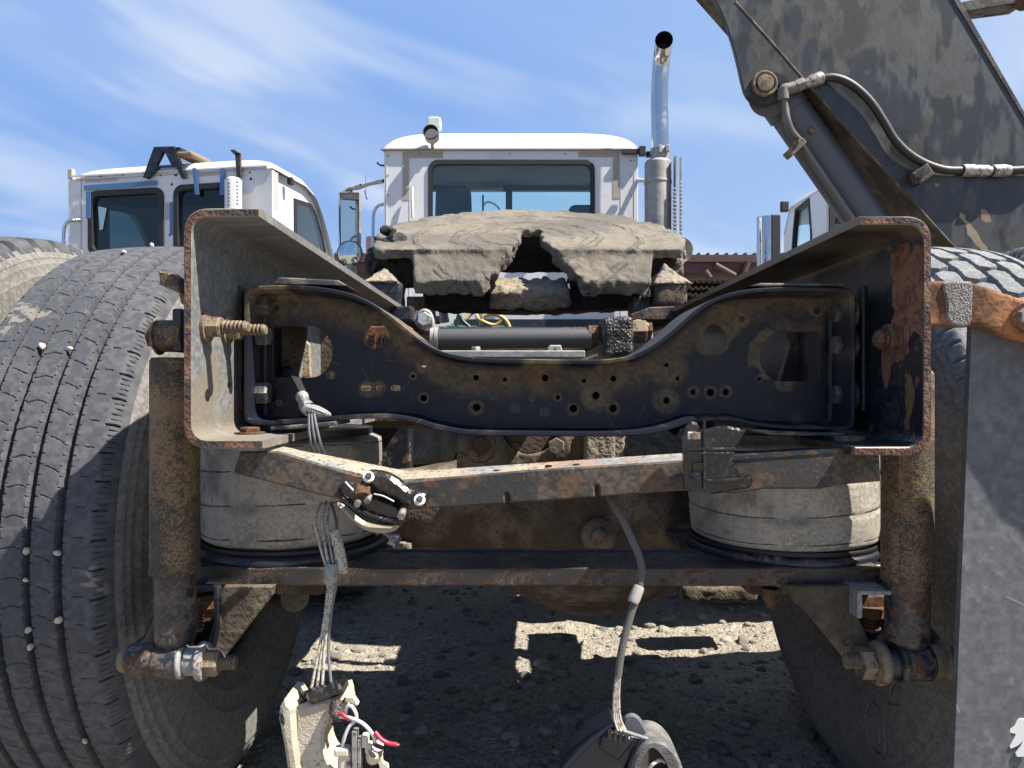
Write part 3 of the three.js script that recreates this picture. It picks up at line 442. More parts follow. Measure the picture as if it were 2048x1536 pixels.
// ------------------------------------------------------------------ fifth wheel: a tilted plate caked in grease and mud
{
  const TILT = 23 * Math.PI / 180, C = P(1057, 472, 2.23);
  const fw = group('fifth_wheel', truck); fw.position.copy(C); fw.rotation.x = TILT; fw.userData.label = 'mud caked fifth wheel plate tilted back with a V shaped throat';
  const half = (v) => v > -0.04 ? 0.033 : v > -0.17 ? lerp(0.033, 0.062, (-0.04 - v) / 0.13) : lerp(0.062, 0.155, (-0.17 - v) / 0.125);
  const f = (x, y, z) => {
    const v = -z, r = Math.hypot(x, v), n = fbm3(x * 16, y * 16, z * 16, 3, 31) - 0.5, n2 = fbm3(x * 55, y * 55, z * 55, 2, 37) - 0.5;
    // flat table
    let disc = Math.max(r - 0.457 - n * 0.015, Math.abs(y + 0.013) - 0.013, -0.18 - v);
    // the two ramps
    const k = clamp((-0.165 - v) / 0.135, 0, 1), topY = -0.003 - 0.078 * k, w = Math.abs(x - 0.008);
    const ramp = Math.max(y - topY, topY - 0.042 + 0.02 * n - y, v + 0.15, -0.272 - v - 0.012 * n, w - 0.335 + 0.02 * k);
    let d = smin(disc, ramp, 0.012);
    const hole = Math.max((w + 0.008 * (n2) - half(v)) * 0.85, v - 0.10); // the throat
    d = Math.max(d, -hole);
    const edge = ss(0.05, 0.0, Math.abs(hole)) + ss(0.38, 0.46, r) + ss(-0.2, -0.34, v);
    const g1 = (r0, s) => Math.exp(-Math.pow((Math.hypot(x + 0.02 * n, v + 0.01) + n * 0.05 - r0) / s, 2));
    d -= (g1(0.215, 0.010) * 0.005 + g1(0.33, 0.009) * 0.005 + g1(0.14, 0.012) * 0.005) * ss(-0.05, -0.02, y);
    return d * 0.9 - n2 * (0.0015 + 0.009 * clamp(edge) + 0.004 * ss(-0.16, -0.2, v)) - n * 0.008 * clamp(edge);
  };
  M.fifth = surface((u, v) => {
    const x = u * 1.1 - 0.55, z = v * 1.1 - 0.55, a = fbm(u, v, 7, 5, 501), b = fbm(u, v, 90, 3, 503), c2 = fbm(u, v, 18, 4, 507), r = Math.hypot(x, z - 0.01) + (a - 0.5) * 0.05;
    let c = mix3([0.125, 0.11, 0.09], [0.195, 0.168, 0.13], ss(0.35, 0.65, a)); c = mix3(c, [0.09, 0.082, 0.073], 0.6 * ss(0.5, 0.68, c2 * 0.6 + b * 0.4)); let h = 0.5 + 0.5 * (b - 0.5);
    for (const [r0, s] of [[0.135, 0.0035], [0.205, 0.003], [0.228, 0.004], [0.322, 0.0035], [0.34, 0.003], [0.175, 0.0015]]) { const q = Math.abs(r - r0 + (c2 - 0.5) * 0.025) / s; if (q < 1.6) { const k = ss(1.5, 0.6, q) * ss(0.36, 0.55, fbm(u, v, 22, 3, 511)); c = mix3(c, [0.06, 0.053, 0.045], 0.6 * k); h -= 0.35 * k; } }
    const cr = ss(0.02, 0.0, Math.abs(fbm(u, v, 9, 3, 515) - 0.5)) * ss(0.6, 0.7, fbm(u, v, 5, 2, 519)); c = mix3(c, [0.08, 0.07, 0.055], 0.4 * cr); h -= 0.15 * cr;
    return { c, r: 0.96, h };
  }, { metres: 1.1, size: 1024, bump: 0.006 });
  const g = boxUV(skin(f, [-0.50, -0.18, -0.49], [0.50, 0.03, 0.37], 0.0062), 0.55, 0.55);
  const o = new THREE.Mesh(g, M.fifth); o.name = 'top_plate'; o.castShadow = o.receiveShadow = true; fw.add(o);
  mesh('under_body', skin((x, y, z) => { const n = fbm3(x * 30, y * 30, z * 30, 3, 39) - 0.5; let q = sdBox(x, y + 0.085, z + 0.03, 0.415, 0.05, 0.15, 0.01); q = Math.max(q, -(Math.abs(x) - 0.12)); q = Math.min(q, sdBox(x, y + 0.076, z + 0.175, 0.16, 0.066, 0.07, 0.01), Math.max(Math.hypot(x, z) - 0.44, Math.abs(y + 0.045) - 0.012, z - 0.12, 0.11 - Math.abs(x))); return q - n * 0.02; }, [-0.47, -0.17, -0.46], [0.47, 0.0, 0.16], 0.0085), M.grease, fw);
  mesh('lock_jaw', skin((x, y, z) => sdBox(x, y + 0.14, z - 0.13, 0.11, 0.026, 0.06, 0.01) - (fbm3(x * 40, y * 40, z * 40, 3, 41) - 0.35) * 0.03, [-0.15, -0.2, 0.03], [0.15, -0.09, 0.23], 0.006), M.mud, fw);
}
{
  const mb = group('fifth_wheel_mount', truck); mb.userData.label = 'dark mounting blocks and cross beam carrying the fifth wheel';
  const d = 2.05;
  mesh('cross_beam', skin((x, y, z) => { const c = Xat(1066, 2.2), yy = Yat(601, 2.18), t = Math.abs(x - c) / 0.33, n = fbm3(x * 26, y * 26, z * 26, 3, 59) - 0.5; return sdBox(x - c, y - yy - 0.008 * t * t, z + 2.22, 0.325, 0.034 - 0.008 * t * t, 0.06, 0.008) - n * 0.02; }, [Xat(1066, 2.2) - 0.37, Yat(601, 2.18) - 0.07, -2.31], [Xat(1066, 2.2) + 0.37, Yat(601, 2.18) + 0.07, -2.13], 0.007), M.grease, mb);  // near-black colour stands in for the shade under the plate
  const blk = (px0, px1, py0, py1, mat, n) => { const c = P((px0 + px1) / 2, (py0 + py1) / 2, d), w = (px1 - px0) * d / F / 2, h = (py1 - py0) * d / F / 2; return mesh(n, skin((x, y, z) => sdBox(x - c.x, y - c.y, z - c.z, w, h, 0.05, 0.006) - (fbm3(x * 50, y * 50, z * 50, 3, 43) - 0.5) * 0.008, [c.x - w - 0.02, c.y - h - 0.02, c.z - 0.07], [c.x + w + 0.02, c.y + h + 0.02, c.z + 0.07], 0.006), mat, mb); };
  blk(738, 806, 566, 618, M.navyRust, 'mount_block'); blk(1306, 1368, 570, 615, M.darkMud, 'mount_block');
  const cone = (pts, mat) => { const c = pts.map(([x, y]) => P(x, y, d)), b0 = (c[0].x + c[2].x) / 2, w = (c[2].x - c[0].x) / 2, h = c[1].y - c[0].y; mesh('mud_heap', skin((x, y, z) => { const t = clamp((y - c[0].y) / h, 0, 1.2), xx = Math.abs(x - lerp(b0, c[1].x, t)); return Math.max(xx - w * (1 - t), Math.abs(z + d) - 0.05 * (1.1 - t), c[0].y - y) * 0.7 - (fbm3(x * 45, y * 45, z * 45, 3, 47) - 0.5) * 0.014; }, [b0 - w - 0.03, c[0].y - 0.03, -d - 0.08], [b0 + w + 0.03, c[1].y + 0.03, -d + 0.08], 0.006), mat, mb); };
  cone([[734, 568], [768, 536], [800, 566]], M.mud); cone([[1302, 572], [1328, 528], [1376, 570]], M.mud);
  mesh('grease_clod', skin((x, y, z) => { const q = P(782, 520, 2.2); return Math.hypot((x - q.x) * 0.9, (y - q.y) * 0.75, (z - q.z)) - 0.055 - (fbm3(x * 34, y * 34, z * 34, 3, 57) - 0.5) * 0.075; }, [P(782, 0, 2.2).x - 0.1, Yat(600, 2.2), -2.3], [P(782, 0, 2.2).x + 0.1, Yat(445, 2.2), -2.1], 0.006), M.grease, mb);
  mesh('mud_clod', skin((x, y, z) => { const q = P(1346, 515, 2.25); return Math.hypot((x - q.x) * 1.5, (y - q.y) * 0.75, z - q.z) - 0.045 - (fbm3(x * 38, y * 38, z * 38, 3, 53) - 0.5) * 0.06; }, [P(1346, 0, 2.25).x - 0.07, Yat(570, 2.25), -2.34], [P(1346, 0, 2.25).x + 0.08, Yat(455, 2.25), -2.16], 0.006), M.mud, mb);
  for (const x of [Xat(830, d), Xat(1285, d)]) mesh('upright', box(0.05, 0.10, 0.10, x, Yat(628, d), -d - 0.06, 0.004), M.navyRust, mb);
  mesh('base_angle', extrudePx([[780, 612], [822, 612], [824, 640], [780, 640]], 1.85, 0.3, [], 0.003), M.navyRust, mb); mesh('base_angle', extrudePx([[1262, 628], [1300, 614], [1350, 612], [1350, 640], [1262, 640]], 1.9, 0.3, [], 0.003), M.navyRust, mb);
  // fittings and air lines below the plate
  mesh('air_fitting', [cyl(P(862, 600, 2.5), P(866, 640, 2.5), 0.012), cyl(P(850, 640, 2.5), P(880, 640, 2.5), 0.014)], M.dullMetal, mb); mesh('air_fitting', cyl(P(884, 610, 2.6), P(890, 645, 2.6), 0.016), M.dullMetal, mb);
}
{
  const h = (name, pts, r, c, label) => { const t = mesh(name, tube(pts, r, 60, 8), plain(c, 0.45), truck); t.userData.label = label; };
  h('air_hose', [[962, 652, 3.0], [966, 634, 3.0], [985, 628, 3.0], [1006, 636, 3.0], [1017, 650, 3.0], [1020, 668, 3.0]], 0.0085, [0.60, 0.42, 0.16], 'yellow looped air hose'); h('air_hose', [[930, 640, 3.1], [948, 624, 3.1], [960, 640, 3.0], [990, 650, 3.0], [1008, 636, 3.0]], 0.0075, [0.55, 0.38, 0.14], 'yellow looped air hose');
  h('air_hose', [[880, 660, 3.0], [900, 654, 3.0], [930, 656, 3.0], [955, 656, 3.0], [1000, 655, 3.0], [1030, 662, 3.0]], 0.009, [0.05, 0.13, 0.075], 'green air hose'); h('air_hose', [[912, 655, 2.9], [918, 630, 2.9], [924, 640, 2.9], [940, 655, 2.9]], 0.007, [0.02, 0.06, 0.04], 'green air hose');
}

// ------------------------------------------------------------------ drive axle
const AX = { y: 0.52, z: -1.5 };
{
  const ax = group('drive_axle', truck); ax.userData.label = 'mud covered drive axle housing with a round differential bowl';
  const cx = Xat(1190, 1.42), f = (x, y, z) => {
    let d = Math.hypot((x - cx) / 1.15, y - AX.y, (z - AX.z) / 0.95) - 0.205; d = Math.max(d, z - AX.z - 0.185);
    const t = Math.abs(x - cx), tubeR = 0.075 + 0.11 * Math.exp(-t * t / 0.05); d = smin(d, Math.hypot(y - AX.y, z - AX.z) - tubeR, 0.03);
    return d - (fbm3(x * 30, y * 30, z * 30, 3, 61) - 0.5) * 0.008;
  };
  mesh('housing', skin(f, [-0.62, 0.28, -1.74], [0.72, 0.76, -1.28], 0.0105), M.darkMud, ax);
  // carrier flange with its bolts under the crossmember
  const q = P(1060, 905, 1.3);
  mesh('carrier_flange', skin((x, y, z) => { let d = sdBox(x - Xat(1045, 1.3), y - Yat(900, 1.3), z + 1.33, 0.115, 0.055, 0.03, 0.012); d = smin(d, sdCyl(x, y, z, [Xat(962, 1.3), Yat(893, 1.3), -1.34], [Xat(962, 1.3), Yat(893, 1.3), -1.285], 0.026), 0.012); d = smin(d, sdCyl(x, y, z, [Xat(1112, 1.3), Yat(893, 1.3), -1.34], [Xat(1112, 1.3), Yat(893, 1.3), -1.295], 0.022), 0.012); d = Math.max(d, -sdCyl(x, y, z, [q.x, Yat(850, 1.3), -1.5], [q.x, Yat(850, 1.3), -1.2], 0.052)); return d - (fbm3(x * 70, y * 70, z * 70, 3, 63) - 0.5) * 0.006; }, [Xat(880, 1.3), Yat(990, 1.3), -1.39], [Xat(1190, 1.3), Yat(850, 1.3), -1.26], 0.005), M.darkMud, ax);
  mesh('cover', cyl(V3(q.x, Yat(850, 1.3), -1.40), V3(q.x, Yat(850, 1.3), -1.32), 0.05), M.darkMud, ax);
  for (const [px, py] of [[962, 893], [1112, 893]]) mesh('bolt', hex(P(px, py, 1.29), V3(0, 0.1, 1).normalize(), 0.0155, 0.013), M.darkMud, ax);
  mesh('bolt', hex(P(1031, 893, 1.318), V3(0, 0, 1), 0.008, 0.008), M.darkMud, ax);
  mesh('hanger', [box(0.055, 0.09, 0.03, Xat(1198, 1.3), Yat(893, 1.3), -1.3, 0.008), box(0.022, 0.085, 0.04, Xat(1238, 1.32), Yat(890, 1.32), -1.34, 0.006)], M.mud, ax);
  mesh('drain_boss', [cyl(P(1197, 1072, 1.285), P(1197, 1072, 1.305), 0.03), hex(P(1197, 1072, 1.285), V3(0, 0, 1), 0.014, 0.01)], M.darkMud, ax);
  mesh('valve_pipe', cyl(P(795, 1112, 1.42), P(795, 1084, 1.42), 0.017), M.mud, ax); mesh('valve_pipe', cyl(P(812, 1112, 1.42), P(812, 1086, 1.42), 0.011), M.mud, ax);
  // second axle further forwards
  mesh('forward_axle', cyl(V3(-0.8, 0.52, -2.82), V3(0.9, 0.52, -2.82), 0.08), M.darkMud, ax);
  const tank = mesh('brake_chamber', [cyl(P(560, 1190, 1.75), P(590, 1195, 1.6), 0.03)], M.mud, ax);
  mesh('brake_chamber', skin((x, y, z) => sdBox(x - Xat(1432, 2.2), y - Yat(1180, 2.2), z + 2.2, 0.11, 0.025, 0.05, 0.015) - (fbm3(x * 50, y * 50, z * 50, 3, 67) - 0.5) * 0.012, [Xat(1432, 2.2) - 0.14, Yat(1180, 2.2) - 0.05, -2.28], [Xat(1432, 2.2) + 0.14, Yat(1180, 2.2) + 0.05, -2.12], 0.008), M.darkMud, ax);
}

// ------------------------------------------------------------------ suspension beam, air springs
{
  const b = group('suspension_beam', truck); b.userData.label = 'rusty suspension cross beam below the air springs';
  const y0 = Yat(1135, 1.02);
  { const g = new RoundedBoxGeometry(0.944, 0.0262, 0.096, 3, 0.0035); g.translate(0.029, y0 - 0.0131, -1.068); mesh('beam', g, M.beam, b); }
  mesh('upstand', box(0.60, 0.012, 0.010, 0.03, y0 - 0.003, -1.122, 0.003), M.navy, b);
  for (const x of [Xat(587, 1.16), Xat(1565, 1.16)]) mesh('spring_pad', [box(0.30, 0.016, 0.27, x, y0 - 0.012, -1.19, 0.006), lathe(V3(x, y0 - 0.004, -1.165), V3(x, y0 + 0.02, -1.165), [[0, 0.141], [0.009, 0.146], [0.016, 0.139], [0.018, 0]], 48)], M.navy, b);
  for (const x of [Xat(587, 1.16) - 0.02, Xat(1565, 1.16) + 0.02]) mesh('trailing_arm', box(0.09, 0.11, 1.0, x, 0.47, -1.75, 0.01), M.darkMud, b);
  mesh('bolt', [hex(P(1541, 1176, 1.06), V3(0, -1, 0), 0.013, 0.018), cyl(P(1541, 1190, 1.06), P(1543, 1215, 1.06), 0.008)], M.boltRust, b);
  M.bellow = surface((u, v) => {
    const vv = v * 0.2, a = fbm(u, vv, 8, 5, 521), n = fbm(u, vv, 220, 2, 523), c2 = fbm(u, vv, 14, 4, 525), j = (fbm(u, v, 60, 3, 529) - 0.5);
    let c = mix3(mix3([0.23, 0.215, 0.185], [0.40, 0.37, 0.315], ss(0.35, 0.65, a * 0.6 + n * 0.4)), [0.105, 0.105, 0.11], 0.6 * ss(0.5, 0.75, c2)); let h = 0.5 + 0.15 * (n - 0.5);
    const w = (fbm(u, 0.3, 5, 3, 531) - 0.5) * 0.08;
    for (const y of [0.10, 0.365, 0.66, 0.90]) { const q = Math.abs(v - y - w * 0.5 - j * 0.012) / 0.006; const k = ss(1.3, 0.5, q) * ss(0.3, 0.5, fbm(u, 0.7, 40, 3, 533)); c = mix3(c, [0.02, 0.02, 0.02], 0.9 * k); h -= 0.4 * k; }
    for (let i = 0; i < 24; i++) { const x = (i + 0.3 * hash(i, 2, 3)) / 24; const q = Math.abs(u - x - j * 0.002) / 0.0011; const k = ss(1.3, 0.4, q) * ss(0.4, 0.6, fbm(u, v, 20, 2, 537)); if (k > 0) { c = mix3(c, [0.12, 0.115, 0.105], 0.4 * k); h -= 0.12 * k; } }
    return { c, r: 0.93, h };
  }, { size: 1024, h: 512, metres: 0, bump: 0.0016 });
  const spring = (x, rad, sd, label) => {
    const g0 = group('air_spring', truck); g0.userData.label = label; const N = 128, K = 48, yb = y0 + 0.013, H2 = 0.694 - yb + (sd < 0 ? 0.004 : -0.002), pos = [], uv = [], idx = [];
    for (let j = 0; j <= K; j++) for (let i = 0; i <= N; i++) {
      const t = j / K, th = i / N * 6.28318, n = fbm3(Math.cos(th) * 1.3 + x * 9, t * 1.5, Math.sin(th) * 1.3, 2, 83) - 0.5;
      let r = rad * (0.93 + 0.07 * Math.pow(Math.sin(Math.PI * clamp(t * 0.9 + 0.05)), 0.35)) - 0.0022 * Math.exp(-Math.pow((t - 0.36) / 0.02, 2)) - 0.0022 * Math.exp(-Math.pow((t - 0.66) / 0.02, 2)) - 0.016 * ss(0.06, 0, t) - 0.02 * ss(0.93, 1, t);
      r += n * 0.014 + 0.006 * Math.sin(th * 2 + t * 2.2) * (t - 0.3); const lean = sd < 0 ? -0.004 : 0.0;
      pos.push(x + r * Math.cos(th) + lean * t, yb + H2 * t + 0.008 * ss(0, 0.3, t) * ss(1, 0.7, t) * Math.sin(th + (sd < 0 ? 0.4 : 2.4)), -1.165 + r * Math.sin(th)); uv.push(i / N, t);
      if (j < K && i < N) { const a = j * (N + 1) + i; idx.push(a, a + N + 1, a + 1, a + 1, a + N + 1, a + N + 2); }
    }
    const g = new THREE.BufferGeometry(); g.setAttribute('position', new THREE.Float32BufferAttribute(pos, 3)); g.setAttribute('uv', new THREE.Float32BufferAttribute(uv, 2)); g.setIndex(idx); g.computeVertexNormals();
    mesh('bellows', g, M.bellow, g0, true); mesh('bead_ring', lathe(V3(x, yb - 0.004, -1.165), V3(x, yb + 0.02, -1.165), [[0, rad * 0.95], [0.004, rad * 1.0], [0.009, rad * 0.98]], 64), M.gum, g0);
    mesh('top_plate', cyl(V3(x, yb + H2 - 0.003, -1.165), V3(x, yb + H2 + 0.006, -1.165), rad * 0.88), M.navy, g0);
  };
  spring(Xat(587, 1.16), 0.1365, -1, 'left air spring, grey rubber bag mostly in shadow'); spring(Xat(1565, 1.16), 0.141, 1, 'right air spring, pale dusty rubber bag half in sun');
}

// ------------------------------------------------------------------ shock absorbers and their brackets
function shock(px, d, yTop, yMid, yBot, rU, rL, label) {
  const s = group('shock_absorber', truck); s.userData.label = label; const x = Xat(px, d), Y = (p) => Yat(p, d);
  mesh('dust_tube', lathe(V3(x, Y(yMid), -d), V3(x, Y(yTop), -d), [[0, rU * 0.93], [0, rU * 1.035], [0.004, rU * 1.03], [0.012, rU], [Y(yTop) - Y(yMid) - 0.004, rU], [Y(yTop) - Y(yMid), rU * 0.92], [Y(yTop) - Y(yMid), 0]], 48), M.shock, s);
  mesh('body_tube', lathe(V3(x, Y(yBot), -d), V3(x, Y(yMid) + 0.02, -d), [[-0.012, 0.010], [-0.006, rL * 0.7], [0, rL * 0.92], [0.006, rL], [Y(yMid) - Y(yBot) + 0.02, rL]], 48), M.navyRust, s);
  return s;
}
{
  const i1 = V3(1, 0, 0), d = 0.95;
  const L = shock(350, d, 716, 1143, 1283, 0.0298, 0.0253, 'left shock absorber with rusty brown dust tube');
  // upper eye
  mesh('bolt', [hex(P(314, 672, d), V3(-1, 0, 0), 0.0155, 0.0095)], M.boltRust, L); mesh('washer', lathe(P(314, 672, d), P(330, 672, d), [[0, 0], [0, 0.021], [0.003, 0.0245], [0.005, 0.0235], [0.006, 0]]), M.bolt, L);
  mesh('bushing', cyl(P(322, 672, d), P(372, 672, d), 0.0205), M.shock, L); mesh('sleeve', box(0.013, 0.055, 0.03, Xat(364, d), Yat(662, d), -d, 0.003), M.navy, L);
  // lower pin
  const pin = (segs, dir, o, dd) => { for (const [n, x0, x1, y, r, mat, kind] of segs) { const a = P(x0, y, dd), b = P(x1, y, dd); mesh(n, kind === 'hex' ? hex(a, b.clone().sub(a).normalize(), r, a.distanceTo(b)) : kind === 'thread' ? threads(a, b, r, 0.0026) : kind === 'wash' ? lathe(a, b, [[0, 0], [0, r * 0.92], [a.distanceTo(b) * 0.4, r], [a.distanceTo(b), r * 0.9], [a.distanceTo(b), 0]]) : lathe(a, b, [[0, 0], [0, r * 0.9], [0.003, r], [a.distanceTo(b) - 0.003, r], [a.distanceTo(b), r * 0.9], [a.distanceTo(b), 0]]), mat, o); } };
  pin([['bolt_head', 244, 262, 1318, 0.0165, M.bolt], ['sleeve', 260, 318, 1317, 0.0195, M.navyRust], ['eye', 313, 366, 1321, 0.0225, M.navyRust], ['band', 360, 373, 1321, 0.0225, M.dustySteel], ['sleeve', 372, 404, 1321, 0.0185, M.dustySteel], ['washer', 398, 414, 1322, 0.0245, M.barTop, 'wash'], ['nut', 412, 441, 1324, 0.0175, M.bolt, 'hex'], ['thread', 438, 473, 1325, 0.0093, M.bolt, 'thread']], 1, L, 0.945);
  mesh('clip', tube([[372, 1290, 0.93], [380, 1294, 0.925], [402, 1293, 0.925], [412, 1288, 0.93], [418, 1297, 0.93], [436, 1297, 0.93], [446, 1305, 0.93], [450, 1314, 0.93]], 0.0012, 40, 6), M.zinc, L);
  mesh('foot', cyl(P(272, 1345, 0.95), P(272, 1330, 0.95), 0.011, 0.013), M.navyRust, L);
  const bL = group('shock_bracket', truck); bL.userData.label = 'left shock bracket, grey triangular plate below the beam';
  mesh('plate', extrudePx([[428, 1172], [548, 1172], [545, 1190], [447, 1316], [425, 1330], [424, 1310], [438, 1255]], 1.0, 0.011), M.dustySteel.clone(), bL).material = M.darkMud;
  mesh('rear_flange', extrudePx([[424, 1172], [437, 1172], [437, 1250], [424, 1310], [410, 1308], [428, 1240]], 0.985, 0.012), M.navy, bL);
  mesh('arm', extrudePx([[386, 1172], [430, 1172], [430, 1184], [386, 1184], [330, 1200], [316, 1240], [300, 1290], [268, 1306], [252, 1300], [286, 1272], [302, 1232], [312, 1180]], 1.0, 0.03, [], 0.004), M.navy, bL);
  mesh('nut', [hex(P(408, 1184, 1.04), V3(0, -1, 0), 0.026, 0.022), hex(P(402, 1216, 1.04), V3(0, -1, 0), 0.02, 0.016), threads(P(396, 1210, 1.02), P(396, 1262, 1.02), 0.008, 0.004)], M.boltRust, bL);

  const R = shock(1814, 0.985, 742, 1160, 1285, 0.0318, 0.0275, 'right shock absorber with dusty brown dust tube');
  mesh('bushing', cyl(V3(RX1, Yat(690, 0.985), -0.985), V3(RX1 + 0.05, Yat(690, 0.985), -0.985), 0.019), M.shock, R);
  pin([['thread', 1688, 1722, 1322, 0.0098, M.bolt, 'thread'], ['nut', 1718, 1748, 1326, 0.0205, M.bolt, 'hex'], ['washer', 1746, 1768, 1326, 0.0285, M.bolt, 'wash'], ['sleeve', 1766, 1797, 1326, 0.0195, M.navy], ['ring', 1790, 1806, 1324, 0.0255, M.castBlack], ['eye', 1804, 1853, 1324, 0.023, M.navyRust], ['band', 1850, 1858, 1324, 0.0235, M.castBlack], ['sleeve', 1856, 1884, 1322, 0.0205, M.bolt], ['flange', 1880, 1896, 1322, 0.027, M.bolt, 'wash'], ['bolt_head', 1894, 1906, 1322, 0.018, M.bolt]], 1, R, 0.975);
  const bR = group('shock_bracket', truck); bR.userData.label = 'right shock bracket, dusty triangular plate with an open slot';
  mesh('plate', extrudePx([[1576, 1172], [1722, 1172], [1712, 1190], [1712, 1222], [1742, 1290], [1756, 1316], [1748, 1348], [1712, 1340], [1690, 1318], [1612, 1222], [1590, 1206]], 1.0, 0.012), M.darkMud, bR);
  mesh('slot_rim', [box(0.045, 0.006, 0.05, Xat(1740, 0.99), Yat(1180, 0.99), -1.0, 0.002), box(0.007, 0.034, 0.05, Xat(1710, 0.99), Yat(1205, 0.99), -1.0, 0.002)], M.dustySteel, bR);
  mesh('arm', extrudePx([[1770, 1270], [1850, 1240], [1870, 1262], [1895, 1292], [1903, 1330], [1885, 1350], [1870, 1330], [1866, 1300], [1845, 1275], [1780, 1296], [1762, 1310], [1756, 1290]], 0.995, 0.016, [], 0.003), M.darkMud, bR);
  mesh('nut', [box(0.06, 0.022, 0.05, Xat(1744, 1.06), Yat(1196, 1.06), -1.06, 0.004), hex(P(1746, 1212, 1.04), V3(0, -1, 0), 0.021, 0.014), threads(P(1744, 1230, 1.04), P(1744, 1262, 1.04), 0.0115, 0.0036)], M.boltRust, bR);
}

// ------------------------------------------------------------------ bent light bar with its brackets
function slab(q, th) { // four points of the upper face, made solid downwards
  const b = q.map((p) => p.clone().add(V3(0, -th, 0))), all = [[q[0], q[1], q[2], q[3]], [b[3], b[2], b[1], b[0]], [q[0], b[0], b[1], q[1]], [q[1], b[1], b[2], q[2]], [q[2], b[2], b[3], q[3]], [q[3], b[3], b[0], q[0]]], pos = [];
  for (const [a, c, d, e] of all) for (const p of [a, c, d, a, d, e]) pos.push(p.x, p.y, p.z);
  const g = new THREE.BufferGeometry(); g.setAttribute('position', new THREE.Float32BufferAttribute(pos, 3)); g.computeVertexNormals(); return g;
}
{
  const lb = group('light_bar', truck); lb.userData.label = 'bent rusty steel angle bar hanging under the frame end';
  const d = 0.885, e = 0.94;
  mesh('bar_face', [extrudePx([[480, 903], [556, 902], [640, 928], [712, 950], [800, 962], [800, 1030], [716, 1006], [690, 1002], [466, 946]], d, 0.006), extrudePx([[790, 966], [900, 954], [1060, 940], [1220, 930], [1368, 921], [1368, 981], [1200, 993], [1198, 974], [1196, 971], [1192, 971], [1190, 974], [1190, 994], [1020, 1006], [1018, 990], [1015, 986], [1011, 987], [1010, 991], [1010, 1007], [850, 1018], [790, 1022]], d, 0.006), extrudePx([[1360, 922], [1480, 912], [1600, 904], [1700, 898], [1760, 912], [1762, 963], [1700, 968], [1640, 978], [1530, 978], [1470, 987], [1360, 981]], d + 0.003, 0.006)], M.barFace, lb);
  mesh('bar_top', slab([P(534, 902, d + 0.002), P(790, 964, d + 0.002), P(832, 946, e), P(566, 893, e)], 0.005), M.barTop, lb);
  mesh('bar_top', [slab([P(770, 961, d + 0.002), P(900, 953, d + 0.002), P(880, 939, e), P(790, 942, e)], 0.005), slab([P(900, 953, d + 0.002), P(1366, 920, d + 0.002), P(1366, 906, e), P(880, 939, e)], 0.005)], M.barTop, lb);
  mesh('bar_top', slab([P(1366, 919, d + 0.002), P(1700, 895, d + 0.002), P(1690, 892, e), P(1366, 906, e)], 0.005), M.navyRust, lb);
  for (const [x, y] of [[994, 947], [1097, 937], [1153, 935]]) mesh('bar_hole', (() => { const g = new THREE.CylinderGeometry(0.0042, 0.0042, 0.002, 16); const p = P(x, y, 0.905); g.translate(p.x, p.y + 0.0032, p.z); return g; })(), M.gum, lb);
  // left lamp bracket: two crumpled black clamps
  const lk = group('lamp_bracket', truck); lk.userData.label = 'left lamp bracket, crumpled glossy black clamp with white washers';
  const bf = 0.862;
  mesh('clamp', extrudePx(spline([[730, 945], [752, 944], [776, 950], [796, 962], [815, 978], [832, 984], [850, 990], [853, 1010], [836, 1018], [812, 1012], [790, 998], [758, 984], [738, 968]], 3, true), bf, 0.026, [], 0.004), M.glossBlack, lk);
  mesh('clamp', extrudePx(spline([[676, 972], [690, 964], [716, 972], [742, 988], [770, 998], [800, 1012], [806, 1034], [796, 1052], [760, 1046], [716, 1024], [690, 1004], [678, 990]], 3, true), bf + 0.006, 0.03, [], 0.005), M.glossBlack, lk);
  mesh('clamp_ridge', tube([[682, 996, bf], [708, 1014, bf - 0.002], [740, 1030, bf - 0.002], [772, 1040, bf], [796, 1044, bf]], 0.0026, 40, 6), M.glossBlack, lk);
  const n = V3(0.2, 0.45, 0.87).normalize();
  for (const [x, y] of [[737, 954], [839, 1000]]) { const p = P(x, y, bf - 0.004); mesh('washer', [cyl(p, p.clone().addScaledVector(n, 0.003), 0.0062), cyl(p.clone().addScaledVector(n, -0.002), p.clone().addScaledVector(n, 0.0012), 0.0066)], plain([0.75, 0.73, 0.69], 0.5), lk); mesh('bolt', hex(p.clone().addScaledVector(n, 0.003), n, 0.0038, 0.003), M.gum, lk); }
  for (const [x, y, r] of [[719, 998, 0.0038], [739, 992, 0.0034], [806, 1022, 0.0042]]) { const p = P(x, y, bf - 0.003), q = p.clone().add(V3(0, -0.004, 0.014)); mesh('stud', cyl(p, q, r, r, 16), M.zinc, lk); }
  mesh('rusty_nut', [cyl(P(724, 976, bf), P(724, 994, bf - 0.008), 0.0095), ], M.boltRust, lk);
  mesh('wire_tie', [tube([[691, 964, bf - 0.002], [700, 974, bf - 0.006], [710, 984, bf - 0.006]], 0.0012, 12, 6), tube([[748, 988, bf - 0.004], [766, 992, bf - 0.006], [788, 1003, bf - 0.004]], 0.0009, 12, 6)], plain([0.6, 0.6, 0.6], 0.4), lk);
  mesh('lens', extrudePx(spline([[673, 1006], [684, 1008], [700, 1022], [730, 1044], [764, 1051], [798, 1052], [790, 1062], [768, 1068], [730, 1062], [704, 1044], [684, 1022]], 3, true), bf + 0.004, 0.035, [], 0.004), plain([0.30, 0.25, 0.19], 0.3), lk);
  // right lamp bracket
  const rk = group('lamp_bracket', truck); rk.userData.label = 'right lamp bracket, glossy black moulded plate bolted over the bar';
  const rf = 0.862;
